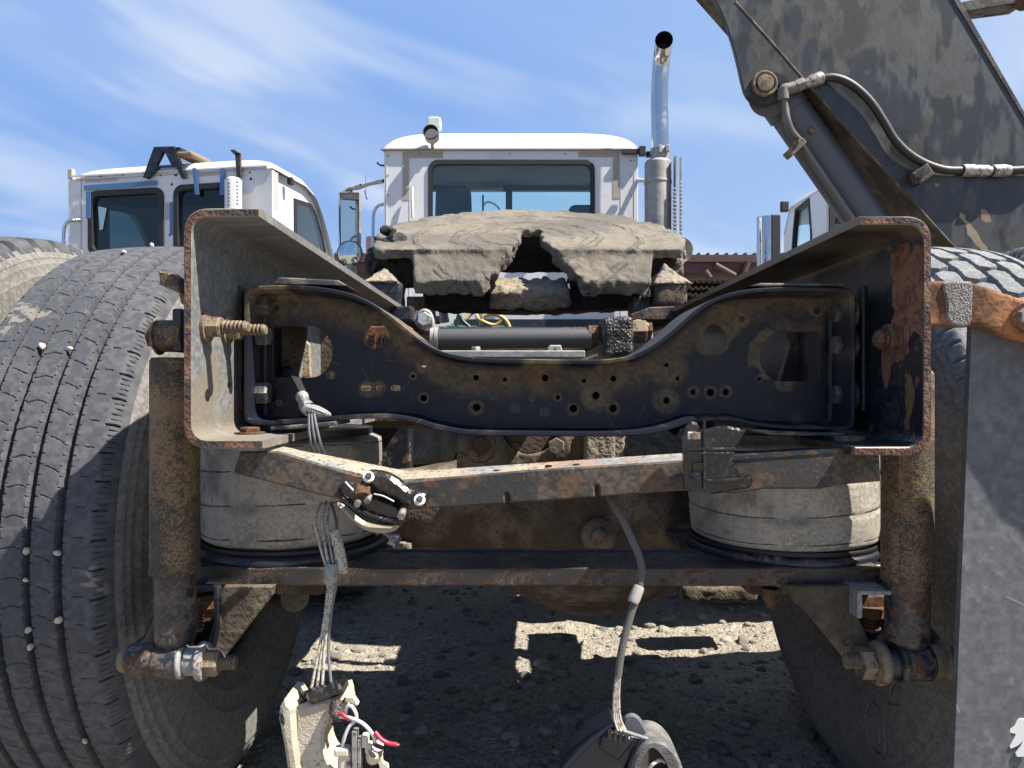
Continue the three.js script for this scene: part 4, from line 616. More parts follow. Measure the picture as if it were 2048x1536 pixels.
  mesh('plate', extrudePx([[1366, 872], [1372, 854], [1384, 843], [1396, 846], [1405, 862], [1432, 854], [1456, 852], [1494, 860], [1480, 888], [1468, 904], [1468, 918], [1478, 944], [1482, 950], [1500, 948], [1508, 962], [1500, 977], [1460, 984], [1420, 990], [1384, 986], [1370, 976]], rf, 0.012, [], 0.003), M.glossBlack, rk);
  mesh('rib', [box(0.003, 0.078, 0.006, Xat(1407, rf), Yat(910, rf), -rf + 0.002, 0.001), box(0.058, 0.0028, 0.007, Xat(1420, rf), Yat(897, rf), -rf + 0.002, 0.001), box(0.056, 0.0028, 0.007, Xat(1418, rf), Yat(906, rf), -rf + 0.002, 0.001), tube([[1412, 962, rf - 0.002], [1440, 961, rf - 0.002], [1480, 957, rf - 0.002], [1490, 948, rf - 0.002], [1498, 946, rf - 0.002]], 0.0022, 30, 6)], M.glossBlack, rk);
  mesh('boss', [box(0.013, 0.0095, 0.004, Xat(1396, rf), Yat(932, rf), -rf + 0.001, 0.001), cyl(P(1391, 951, rf), P(1391, 951, rf - 0.004), 0.0062)], M.glossBlack, rk); mesh('bolt', hex(P(1391, 951, rf - 0.004), V3(0, 0, 1), 0.0038, 0.002), M.glossBlack, rk);
  { const p = P(1388, 871, rf - 0.001); mesh('washer', box(0.015, 0.0085, 0.003, p.x, p.y, p.z, 0.001), plain([0.62, 0.58, 0.50], 0.5), rk); mesh('bolt', hex(p.clone().add(V3(0, 0, 0.0015)), V3(0, 0, 1), 0.005, 0.004), M.bolt, rk); }
}

// ------------------------------------------------------------------ tyres
function treadGeo(R, half, depthAt, th0, th1, nT, nX) {
  const pos = [], uv = [], idx = [];
  for (let j = 0; j <= nT; j++) { const th = lerp(th0, th1, j / nT); for (let i = 0; i <= nX; i++) {
    const x = lerp(-half - 0.009, half + 0.009, i / nX), ax = Math.abs(x), r = R - 0.007 * (x / half) ** 2 - 0.026 * Math.pow(clamp((ax - half + 0.012) / 0.024), 2) - depthAt(x, th * R);
    pos.push(x, r * Math.sin(th), r * Math.cos(th)); uv.push(th * R, x);
    if (j < nT && i < nX) { const a = j * (nX + 1) + i; idx.push(a, a + 1, a + nX + 1, a + 1, a + nX + 2, a + nX + 1); } } }
  const g = new THREE.BufferGeometry(); g.setAttribute('position', new THREE.Float32BufferAttribute(pos, 3)); g.setAttribute('uv', new THREE.Float32BufferAttribute(uv, 2)); g.setIndex(idx); g.computeVertexNormals(); return g;
}
const tri = (t) => Math.abs((((t % 1) + 1) % 1) * 2 - 1);
const GR = [-0.062, -0.021, 0.021, 0.062], HALF = 0.113;
function ribDepth(x, s) { // five grooves, chevron sipes, cut shoulders
  let d = 0; const ax = Math.abs(x), P0 = 3.2672 / 82;
  for (let k = 0; k < 4; k++) { const zig = 0.0003 * (tri(s / 0.0195 + k * 0.37) - 0.5) * 2, q = Math.abs(x - GR[k] - zig), w = 0.0041 + 0.0005 * (hash(Math.floor(s / 0.0098), k, 5)); d = Math.max(d, 0.014 * (1 - ss(w * 0.78, w * 1.06, q))); const e = q - w; if (e > 0 && e < 0.004 && tri(s / 0.0145 + k * 0.21) < 0.10) d = Math.max(d, 0.002); }
  if (d > 0.004) return d;
  let rib = 0; while (rib < 4 && x > GR[rib]) rib++;
  const a = rib ? GR[rib - 1] : -HALF, b = rib < 4 ? GR[rib] : HALF, t = (x - a) / (b - a), ph = s / P0 + rib * 0.31, f = ph - Math.floor(ph) - 0.5, cell = Math.floor(ph);
  let y = null; const jit = (hash(cell, rib, 9) - 0.5) * 0.06;
  if (rib === 0 || rib === 4) { const u = rib ? t : 1 - t; if (u > 0.34 && u < 0.58) y = 0.16 * (u < 0.42 ? (u - 0.34) * 3 : u < 0.5 ? 0.24 - (u - 0.42) * 1 : 0.16 + (u - 0.5) * 2) * (rib ? -1 : 1); }
  else if (rib % 2) { if (t > 0.27 && t < 0.78) y = t < 0.36 ? 0.06 : t < 0.7 ? 0.06 - (t - 0.36) * 0.75 : -0.255; }
  else if (t > 0.2 && t < 0.8) y = t < 0.26 ? -0.02 : t < 0.55 ? (t - 0.26) * 0.5 - 0.02 : t < 0.8 ? 0.125 - (t - 0.55) * 0.5 : 0;
  if (y !== null && Math.abs(f - y * 0.62 - jit) < 0.0155) d = Math.max(d, 0.0022);
  if (ax > 0.100 && ax < 0.1145) { const q = s / P0 * 5, c = Math.floor(q), ff = q - c - 0.5 - (ax - 0.109) * 9, big = ((c % 5) + 5) % 5 === 0; if (Math.abs(ff) < (big ? 0.17 : 0.08) && ax > (big ? 0.102 : 0.1055 + 0.002 * hash(c, 3, 3))) d = Math.max(d, big ? 0.007 : 0.0025); }
  return d;
}
function blockDepth(x, s) { // rows of worn six sided blocks between wide zigzag grooves
  x *= 1.19; const ax = Math.abs(x), P1 = 0.088;
  if (ax > 0.098) { const zig = 0.004 * (tri(s / 0.022) - 0.5); return ax < 0.106 + zig ? 0.014 : (ax > 0.128 && tri(s / 0.03) < 0.12 ? 0.006 : 0); }
  const row = Math.floor((x + 0.098) / 0.049), lx = (x + 0.098) / 0.049 - row - 0.5, q = s / P1 + (row & 1) * 0.5, lf = q - Math.floor(q) - 0.5;
  const e = Math.max(Math.abs(lf) * P1 + 0.018 * Math.abs(lx) * (lf > 0 ? 1 : 1), 0), edge = P1 * 0.5 - 0.003 - e, side = 0.049 * (0.5 - Math.abs(lx)) - 0.0045 - 0.003 * (tri(q * 2) - 0.5);
  return 0.013 * (1 - ss(-0.0012, 0.0012, Math.min(edge, side)));
}
function lugDepth(x, s) { x *= 1.19; const ax = Math.abs(x), P2 = 0.062; let d = 0; for (const g of [0.03, 0.085]) if (Math.abs(ax - g) < 0.0055) d = 0.012; const q = s / P2, f = q - Math.floor(q) - 0.5; if (ax > 0.088 && Math.abs(f) < 0.13) d = 0.015; if (ax > 0.1 && Math.abs(Math.abs(f) - 0.33) < 0.035) d = Math.max(d, 0.006); return d; }
const SIDE = [[0.1150, 0.4985], [0.1215, 0.4912], [0.1285, 0.4812], [0.1268, 0.4795], [0.1315, 0.4705], [0.1338, 0.4690], [0.1322, 0.4655], [0.1366, 0.4525], [0.1388, 0.4510], [0.1372, 0.4490], [0.1402, 0.43], [0.1410, 0.41], [0.1402, 0.39], [0.1388, 0.375], [0.1410, 0.3735], [0.1382, 0.372], [0.1345, 0.352], [0.1315, 0.34], [0.1336, 0.338], [0.1305, 0.336], [0.1250, 0.318], [0.1205, 0.308], [0.1225, 0.306], [0.1185, 0.304], [0.110, 0.293], [0.100, 0.286], [0.088, 0.286]];
function sideGeo(sgn, k = 1, seg = 160) { const g = new THREE.LatheGeometry(SIDE.map(([x, r]) => new THREE.Vector2(r * k, x * sgn)), seg); g.rotateZ(-Math.PI / 2); const p = g.attributes.position, uv = g.attributes.uv; for (let i = 0; i < p.count; i++) uv.setXY(i, uv.getX(i) * 3.0, Math.hypot(p.getY(i), p.getZ(i))); return g; }
function makeTyre(name, label, X, Z, depth, th0, th1, nT, nX, mt, ms, R = 0.52) {
  const t = group(name, truck); t.position.set(X, R, Z); t.userData.label = label;
  mesh('tread', treadGeo(R, HALF, depth, th0, th1, nT, nX), mt, t, true);
  mesh('tread', treadGeo(R, HALF, depth, th1, th0 + Math.PI * 2, Math.round(nT / 3), Math.min(nX, 60)), mt, t, true);
  for (const s of [-1, 1]) mesh('sidewall', sideGeo(s, R / 0.52), ms, t, true);
  mesh('rim', (() => { const g = new THREE.LatheGeometry([[0.29, 0.1], [0.284, 0.092], [0.272, 0.08], [0.268, 0.0], [0.20, -0.03], [0.10, -0.03], [0.02, -0.03]].map(([r, x]) => new THREE.Vector2(r, x * (X < 0 ? 1 : -1))), 64); g.rotateZ(-Math.PI / 2); return g; })(), M.navyRust, t);
  mesh('brake_drum', (() => { const g = new THREE.CylinderGeometry(0.20, 0.215, 0.17, 48); g.rotateZ(Math.PI / 2); g.translate(X < 0 ? 0.06 : -0.06, 0, 0); return g; })(), M.darkMud, t);
  return t;
}
const TLX = -0.668, TRX = 0.76, RAD = Math.PI / 180;
const tl = makeTyre('tyre', 'left inner tyre with worn ribbed tread and stones wedged in its grooves', TLX, -1.5, ribDepth, -70 * RAD, 120 * RAD, 2100, 160, M.tread, M.sidewall);
makeTyre('tyre', 'left outer tyre with notched shoulder blocks, behind the ribbed tyre', TLX - 0.345, -1.5, lugDepth, -20 * RAD, 140 * RAD, 420, 120, M.tread, M.sidewall, 0.53);
const tr = makeTyre('tyre', 'right inner tyre with six sided tread blocks behind the mud flap', TRX, -1.5, blockDepth, -60 * RAD, 130 * RAD, 900, 150, M.blockTread, M.sidewall);
makeTyre('tyre', 'right outer tyre with notched shoulder, mostly hidden', TRX + 0.345, -1.5, lugDepth, -20 * RAD, 140 * RAD, 420, 120, M.tread, M.sidewall, 0.525);
// moulded shapes on the lower right sidewall
{
  const s = group('sidewall_mark', truck); truck.remove(s);
  const arcPt = (a, r) => V3(-0.1412 + (0.41 - r) * 0.02, r * Math.sin(a), r * Math.cos(a));
  const oval = (a0, r0, wa, wr) => tube(Array.from({ length: 24 }, (_, i) => { const q = i / 24 * 6.2832; return arcPt(a0 + wa * Math.cos(q), r0 + wr * Math.sin(q)); }), 0.0022, 60, 6, true);
  mesh('sidewall_mark', [oval(-1.02, 0.405, 0.085, 0.042), oval(-1.02, 0.405, 0.03, 0.022)], M.sidewall, tr);
  mesh('sidewall_mark', [tube([arcPt(-0.86, 0.38), arcPt(-0.72, 0.40), arcPt(-0.70, 0.365), arcPt(-0.86, 0.38)], 0.002, 30, 6)], M.sidewall, tr);
}
for (const x of [TLX, TLX - 0.345, TRX, TRX + 0.345]) { makeTyre('tyre', 'tyre of the forward drive axle, in the shade under the truck', x, -2.82, lugDepth, 0, Math.PI, 220, 60, M.sidewall, M.sidewall); }

// pale stones wedged in the tread grooves of the left tyre
{
  const st = new THREE.IcosahedronGeometry(1, 2), sp = st.attributes.position; for (let i = 0; i < sp.count; i++) { const x = sp.getX(i), y = sp.getY(i), z = sp.getZ(i), k = 0.7 + 0.6 * vn3(x * 1.2 + 5, y * 1.2 + 5, z * 1.2 + 5, 14); sp.setXYZ(i, x * k, y * k * 0.8, z * k); } st.computeVertexNormals();
  const mat = plain([0.50, 0.44, 0.37], 0.9);
  const L = [[243, 505, 'uppermost left pale pebble lying on the crown of the ribbed tyre'], [320, 490, 'pale pebble lying on the tyre crown beside the rail top'], [93, 692, 'pale pebble in the outer of two grooves, upper half of the ribbed tyre'], [131, 697, 'pale pebble in the groove right of its twin, upper half of the ribbed tyre'], [55, 1102, 'pale pebble in the left groove at the edge of the shadow on the tyre'], [113, 1106, 'larger pale pebble in the right groove at the edge of the shadow on the tyre'], [55, 1160, 'small pale pebble in the left groove just inside the shadow on the tyre'], [114, 1240, 'large pale pebble in the shaded right groove of the tyre'], [57, 1260, 'pale pebble in the shaded left groove, level with the larger one'], [62, 1294, 'pale pebble in the shaded left groove, below another pebble'], [172, 1482, 'lowest pale pebble wedged by the shoulder of the ribbed tyre'], [4, 1463, 'pale pebble at the lower left edge of the ribbed tyre']];
  for (const [px, py, lab] of L) {
    const ty = -(py - CY) / F; // ray meets the tyre's cylinder
    const A = ty * ty + 1, B = 2 * (ty * (EYE - 0.52) - 1.5), Cc = (EYE - 0.52) ** 2 + 2.25 - 0.52 ** 2, d = (-B - Math.sqrt(Math.max(0, B * B - 4 * A * Cc))) / (2 * A);
    const wx = Xat(px, d), gx = GR.map((q) => q + TLX).reduce((a, b) => Math.abs(b - wx) < Math.abs(a - wx) ? b : a), p = V3(Math.abs(gx - wx) < 0.02 ? gx : wx, Yat(py, d), -d);
    const o = mesh('pebble', st.clone(), mat); const r = rr(0.0034, 0.0048) * (lab.includes('arge') ? 1.25 : 1); o.scale.set(r, r * 1.2, r * 0.9); o.position.copy(p); o.rotation.set(rr(0, 3), rr(0, 3), rr(0, 3)); tag(o, lab, 'stone', 'pebbles wedged in the left tyre');
  }
}

// ------------------------------------------------------------------ mud flap on its rusty hanger
{
  const mf = group('mud_flap', truck); mf.userData.label = 'worn black rubber mud flap hanging at the right edge';
  M.flap = surface((u, v) => {
    const a = fbm(u, v, 4, 5, 601), b = fbm(u, v, 100, 2, 603), s = fbm(u, v, 24, 4, 605); let c = mix3([0.088, 0.096, 0.108], [0.135, 0.143, 0.155], ss(0.3, 0.7, a * 0.3 + s * 0.2 + b * 0.5)); c = mix3(c, [0.22, 0.215, 0.20], 0.35 * ss(0.62, 0.75, b) * ss(0.5, 0.65, s));
    for (let i = 0; i < 16; i++) { const x = hash(i, 1, 8), y = hash(i, 2, 8), an = 1.1 + hash(i, 3, 8) * 1.6, l = 0.01 + 0.06 * hash(i, 4, 8) ** 3, dx = u - x, dy = v - y, p = dx * Math.cos(an) + dy * Math.sin(an), q = Math.abs(-dx * Math.sin(an) + dy * Math.cos(an)); if (Math.abs(p) < l && q < 0.0009) c = mix3(c, [0.42, 0.42, 0.42], 0.6); }
    return { c, r: 0.7 + 0.2 * a, h: b * 0.5 + s * 0.3 };
  }, { metres: 0.8, size: 1024, bump: 0.0006 });
  const f = new THREE.BufferGeometry(), nx = 24, ny = 60, pos = [], idx = [];
  const xa = Xat(1944, 0.885), W = 0.60, yt = Yat(640, 0.885), yb = 0.12;
  for (const side of [0, 1]) for (let j = 0; j <= ny; j++) for (let i = 0; i <= nx; i++) { const t = j / ny, u = i / nx; pos.push(xa + W * u - 0.004 * t, lerp(yt, yb, t), -0.885 - 0.035 * t - 0.06 * u - 0.008 * Math.sin(u * 4 + 1) * t - side * 0.0095); }
  const Nn = (nx + 1) * (ny + 1); for (let j = 0; j < ny; j++) for (let i = 0; i < nx; i++) { const a = j * (nx + 1) + i, b = a + nx + 1; idx.push(a, b, a + 1, a + 1, b, b + 1, a + Nn, a + 1 + Nn, b + Nn, a + 1 + Nn, b + 1 + Nn, b + Nn); }
  for (let j = 0; j < ny; j++) for (const i of [0, nx]) { const a = j * (nx + 1) + i, b = a + nx + 1; idx.push(a, b, a + Nn, b, b + Nn, a + Nn); } for (let i = 0; i < nx; i++) { idx.push(i, i + 1, i + Nn, i + 1, i + 1 + Nn, i + Nn); }
  f.setAttribute('position', new THREE.Float32BufferAttribute(pos, 3)); f.setIndex(idx); const fg = f.toNonIndexed(); fg.computeVertexNormals();
  mesh('flap', fg, M.flap, mf);
  mesh('white_mark', extrudePx([[2060, 1432], [2048, 1438], [2040, 1436], [2034, 1440], [2028, 1452], [2018, 1458], [2021, 1466], [2032, 1468], [2027, 1478], [2019, 1492], [2022, 1498], [2036, 1492], [2046, 1482], [2040, 1494], [2031, 1506], [2034, 1514], [2046, 1514], [2060, 1510]], 0.922, 0.002, [], 0.0004), plain([0.72, 0.72, 0.70], 0.6), mf);
  const hg = group('mud_flap_hanger', truck); hg.userData.label = 'rusty orange mud flap hanger bolted outside the right rail';
  const d = 0.865;
  mesh('arm', skin((x, y, z) => { const px = x * F / d + CX, cy = px < 1950 ? 607 : lerp(607, 640, clamp((px - 1950) / 100, 0, 3)), hy = 50 + (px > 1950 ? -4 : 0); const yy = Yat(cy, d), q = sdBox(0, y - yy, z + d + 0.012, 1, hy * d / F * 0.93, 0.011, 0.004); return Math.max(q, RX1 - 0.004 - x, x - 0.86) - (fbm3(x * 90, y * 90, z * 90, 2, 91) - 0.5) * 0.0005; }, [RX1 - 0.02, Yat(800, d), -d - 0.035], [0.88, Yat(540, d), -d + 0.01], 0.0042), M.rustOrange, hg);
  mesh('clamp_patch', extrudePx(spline([[1888, 566], [1915, 562], [1944, 566], [1946, 600], [1940, 650], [1916, 652], [1896, 640], [1894, 600]], 3, true), d - 0.002, 0.008, [], 0.002), M.dullMetal.clone(), hg).material = surface((u, v) => { const a = fbm(u, v, 5, 4, 811), b2 = fbm(u, v, 60, 3, 813); return { c: mix3(mix3([0.13, 0.12, 0.115], [0.26, 0.25, 0.245], ss(0.35, 0.65, b2)), [0.16, 0.075, 0.04], 0.7 * ss(0.55, 0.7, a * 0.6 + b2 * 0.4)), r: 0.8, h: b2 }; }, { metres: 0.1, bump: 0.002, size: 256 });
  mesh('washer', washer(P(2052, 634, d - 0.001), V3(-0.1, 0, 1).normalize(), 0.0165, 0.005), M.rustOrange, hg); mesh('bolt', hex(P(2052, 632, d - 0.006), V3(-0.1, 0, 1).normalize(), 0.011, 0.008), M.zinc, hg);
  const st = group('hanger_stub', truck); st.userData.label = 'broken rusty stub of the left mud flap hanger';
  mesh('stub', [extrudePx([[315, 540], [334, 542], [360, 556], [364, 590], [352, 584], [316, 568], [318, 558]], 0.90, 0.02, [], 0.003), extrudePx([[352, 562], [372, 570], [372, 615], [360, 605]], 0.91, 0.02)], M.shock, st);
}

// ------------------------------------------------------------------ the truck's own cab
{
  const d = 5.8, cab = group('cab', truck); cab.userData.label = 'white day cab with a wide rear window';
  const q = (x, y) => P(x, y, d), L = Xat(768, d), R = Xat(1276, d), zb = -d, zf = -d - 1.15, yE = Yat(300, d), y0 = 0.95, yTop = Yat(257, d);
  const rp = (x0, x1, y0_, y1_, r) => { const a = []; for (const [cx, cy, s0] of [[x1 - r, y0_ + r, -Math.PI / 2], [x1 - r, y1_ - r, 0], [x0 + r, y1_ - r, Math.PI / 2], [x0 + r, y0_ + r, Math.PI]]) for (let i = 0; i <= 6; i++) { const t = s0 + i / 6 * Math.PI / 2; a.push([cx + r * Math.cos(t), cy + r * Math.sin(t)]); } return a; };
  mesh('rear_wall', extrudePx([[770, 300], [1274, 300], [1276, 304], [1276, 724], [768, 724], [768, 304]], d, 0.05, [rp(860, 1186, 323, 446, 16)], 0.004), M.white, cab);
  mesh('window_gasket', extrudePx(rp(856, 1190, 319, 450, 20), d - 0.012, 0.03, [rp(864, 1182, 327, 442, 14)], 0.004), M.gum, cab);
  mesh('rear_window', extrudePx(rp(861, 1185, 324, 445, 16), d + 0.012, 0.004, [], 0), M.glass, cab);
  // walls with door windows, floor, front with a windscreen
  const sideWall = (x) => { const s = new THREE.Shape([[0, y0], [1.2, y0], [1.2, 1.55], [1.08, yE - 0.02], [0, yE]].map(([a, b]) => new THREE.Vector2(a, b))); s.holes.push(new THREE.Path([[0.3, 1.5], [1.1, 1.5], [1.0, yE - 0.1], [0.3, yE - 0.1]].map(([a, b]) => new THREE.Vector2(a, b)))); const g = new THREE.ExtrudeGeometry(s, { depth: 0.04, bevelEnabled: false }); g.rotateY(Math.PI / 2); g.translate(x, 0, zb - 0.05); return g; };
  mesh('side_wall', sideWall(L), M.white, cab); mesh('side_wall', sideWall(R - 0.04), M.white, cab);
  mesh('inner_lining', [box(R - L - 0.1, 0.02, 1.08, (L + R) / 2, yE + 0.015, zb - 0.58), box(R - L - 0.1, 0.05, 0.06, (L + R) / 2, yE - 0.01, zf + 0.05), box(R - L - 0.1, 0.04, 1.1, (L + R) / 2, y0, zb - 0.6), box(0.06, 0.9, 0.05, Xat(1018, d + 1.05), 2.15, zf + 0.1), box(R - L - 0.1, 0.5, 0.4, (L + R) / 2, 1.35, zf + 0.2, 0.05)], M.interior, cab);
  mesh('sun_visor', skin((x, y, z) => sdBox(x - Xat(950, 6.8), y - Yat(377, 6.8), z + 6.8, 0.26, 0.028, 0.02, 0.02), [Xat(950, 6.8) - 0.34, Yat(377, 6.8) - 0.07, -6.86], [Xat(950, 6.8) + 0.34, Yat(377, 6.8) + 0.07, -6.74], 0.014), M.dullMetal, cab);
  mesh('windscreen', box(R - L - 0.12, 1.05, 0.006, (L + R) / 2, 2.08, zf + 0.06), M.glass, cab);
  mesh('bonnet', box(R - L - 0.3, 0.7, 1.7, (L + R) / 2, 1.2, zf - 0.85, 0.1), M.white, cab);
  const sg = (px0, px1, py) => { const a = Xat(px0, 6.4), b = Xat(px1, 6.4); return skin((x, y, z) => { const t = clamp((y - 1.2) / (Yat(py, 6.4) - 1.2)); return sdBox(x - (a + b) / 2, y - (1.2 + Yat(py, 6.4)) / 2, z + 6.4, (b - a) / 2 * (1 - 0.22 * t), (Yat(py, 6.4) - 1.2) / 2, 0.07, 0.06); }, [a - 0.05, 1.1, -6.55], [b + 0.05, Yat(py, 6.4) + 0.06, -6.25], 0.025); };
  mesh('seat', sg(862, 952, 372), M.seat, cab); mesh('seat', sg(1128, 1205, 410), M.seat, cab);
  mesh('gear_lever', [cyl(P(966, 432, 6.3), P(966, 391, 6.1), 0.008)], M.navyRust, cab); mesh('cable', tube([[968, 410, 6.1], [974, 404, 6.1], [988, 408, 6.1], [1000, 420, 6.1], [1004, 440, 6.1]], 0.008, 20, 6), plain([0.6, 0.55, 0.42], 0.6), cab);
  // roof: crowned, rounded down to the rear and to both ends
  const rg = new THREE.PlaneGeometry(1, 1, 60, 40), rpz = rg.attributes.position, cx = (L + R) / 2, hw = (R - L) / 2 + 0.012;
  for (let i = 0; i < rpz.count; i++) { const u = rpz.getX(i) * 2, v = rpz.getY(i) + 0.5, fu = Math.pow(Math.max(0, 1 - Math.pow(Math.abs(u), 7)), 0.5), fv = Math.sqrt(Math.max(0, 1 - Math.pow(clamp(1 - v / 0.13), 2))) * (1 - ss(0.75, 1.0, v) * 0.6); rpz.setXYZ(i, cx + u * hw, yE + (yTop - yE) * fu * fv, zb + 0.012 - v * 1.12); }
  rg.computeVertexNormals(); mesh('roof', rg, M.white, cab);
  mesh('drip_rail', box(R - L + 0.05, 0.012, 0.03, cx, yE, zb + 0.012), plain([0.30, 0.29, 0.28], 0.6), cab);
  const beige = plain([0.40, 0.355, 0.285], 0.8), strip = (x0, x1, ya, yb2) => extrudePx([[x0, ya], [x1, ya], [x1, yb2], [x0, yb2]], d - 0.003, 0.003, [], 0.0005);
  mesh('foam_strip', [strip(805, 886, 303, 316), strip(805, 818, 317, 400)], beige, cab); mesh('foam_strip', [strip(1157, 1239, 303, 314), strip(1226, 1239, 315, 397)], beige, cab);
  for (const [x, y] of [[776, 312], [776, 350], [776, 390], [1262, 322], [1262, 352], [1262, 392], [840, 309], [1020, 308], [1130, 308]]) mesh('rivet', cyl(P(x, y, d - 0.001), P(x, y, d - 0.007), 0.007, 0.005, 10), M.dullMetal, cab);
  mesh('wall_rib', [strip(772, 774, 304, 700), strip(818.5, 820, 320, 700), strip(1241, 1242.5, 318, 700), strip(1268, 1270, 318, 700)], M.white, cab);
  mesh('grab_handle', tube([[824, 374, d - 0.04], [824, 400, d - 0.05], [825, 436, d - 0.04]], 0.012, 20, 8), M.white, cab);
  mesh('grab_handle', tube([[768, 408, d + 0.1], [756, 412, d + 0.1], [748, 424, d + 0.1], [746, 450, d + 0.1], [746, 520, d + 0.1]], 0.013, 30, 8), M.chrome, cab);
  mesh('hook', tube([[768, 331, d], [760, 330, d], [754, 325, d]], 0.008, 10, 6), M.gum, cab);
  mesh('panel', [box(1.18, 0.10, 0.03, Xat(1060, d), Yat(652, d), zb + 0.02), box(1.18, 0.03, 0.05, Xat(1060, d), Yat(668, d), zb + 0.03)], M.navy, cab);
  const wl = group('work_lamp', truck); wl.userData.label = 'round work lamp on the cab roof edge';
  mesh('housing', lathe(P(864, 273, d - 0.02), V3(P(864, 273, d).x, P(864, 273, d).y + 0.006, -d + 0.10), [[0, 0.02], [0.02, 0.05], [0.06, 0.058], [0.075, 0.061], [0.078, 0.055], [0.07, 0.053]], 36), M.gum, wl); mesh('lens', cyl(P(864, 273, d - 0.09), P(864, 273, d - 0.101), 0.056), plain([0.48, 0.45, 0.42], 0.25), wl); mesh('bracket', box(0.025, 0.05, 0.02, Xat(866, d), Yat(292, d), -d + 0.03), M.dullMetal, wl);
  const an = mesh('antenna_box', [box(0.11, 0.09, 0.10, Xat(869, d + 0.3), Yat(249, d + 0.3), -d - 0.3, 0.012), box(0.07, 0.02, 0.08, Xat(869, d + 0.3), Yat(238, d + 0.3), -d - 0.3, 0.005)], plain([0.50, 0.55, 0.53], 0.5), truck); an.userData.label = 'pale grey box on the roof behind the work lamp';
  const st = mesh('stack_bracket', [box(0.15, 0.035, 0.03, Xat(1262, d), Yat(306, d), -d + 0.03), box(0.05, 0.075, 0.05, Xat(1283, d), Yat(305, d), -d + 0.03, 0.006), box(0.05, 0.04, 0.04, Xat(1294, d), Yat(317, d), -d + 0.1)], M.gum, truck); st.userData.label = 'black stay between cab and exhaust';
  mesh('stack_stay', cyl(P(1274, 361, d), P(1296, 362, d - 0.1), 0.016), M.white, truck);
}
{ // exhaust
  const d = 5.6, ex = group('exhaust_stack', truck); ex.userData.label = 'chrome exhaust stack with a bent tip above a dull muffler';
  mesh('muffler', lathe(P(1316, 720, d), P(1316, 322, d), [[0, 0.10], [0.9, 0.10], [P(0, 322, d).y - P(0, 720, d).y - 0.02, 0.10], [P(0, 322, d).y - P(0, 720, d).y, 0.088], [P(0, 322, d).y - P(0, 720, d).y + 0.004, 0.05]], 40), M.dullMetal, ex);
  mesh('band', [lathe(P(1316, 368, d), P(1316, 362, d), [[0, 0.1], [0.001, 0.104], [0.02, 0.104], [0.022, 0.1]], 40)], M.dullMetal, ex);
  const pts = [P(1321, 322, d), P(1320, 260, d), P(1319, 200, d), P(1320, 160, d), P(1322, 128, d - 0.01), P(1325, 104, d - 0.07), P(1327, 88, d - 0.17), P(1328, 80, d - 0.24)];
  mesh('stack_pipe', tube(pts, 0.064, 60, 32), M.chrome, ex); mesh('pipe_bore', tube(pts, 0.060, 60, 32), M.gum, ex); mesh('pipe_bore', cyl(P(1325, 104, d - 0.07), P(1324, 104, d - 0.1), 0.058), M.gum, ex);
  mesh('pipe_clamp', [lathe(P(1321, 322, d), P(1320.5, 292, d), [[0, 0.066], [0.002, 0.071], [0.05, 0.071], [0.055, 0.076], [0.09, 0.074], [0.095, 0.066]], 36), box(0.03, 0.05, 0.03, Xat(1331, d), Yat(303, d), -d + 0.075, 0.004), box(0.02, 0.06, 0.02, Xat(1316, d), Yat(304, d), -d + 0.08, 0.003)], M.dullMetal, ex);
  const guard = [box(0.012, 0.98, 0.07, Xat(1346, d), Yat(450, d), -d + 0.075), box(0.012, 0.98, 0.03, Xat(1358, d), Yat(450, d), -d + 0.06)]; for (let i = 0; i < 14; i++) guard.push(box(0.028, 0.017, 0.012, Xat(1346, d) - 0.012, Yat(386 + i * 7.6, d), -d + 0.112, 0.003), box(0.02, 0.016, 0.012, Xat(1356, d), Yat(372 + i * 7.6, d), -d + 0.1, 0.003));
  mesh('heat_guard', guard, M.dullMetal, ex);
  mesh('round_mirror', lathe(P(1360, 500, d + 0.3), P(1360, 500, d + 0.24), [[0, 0.02], [0.03, 0.1], [0.04, 0.1]], 30), M.chrome, truck);
}
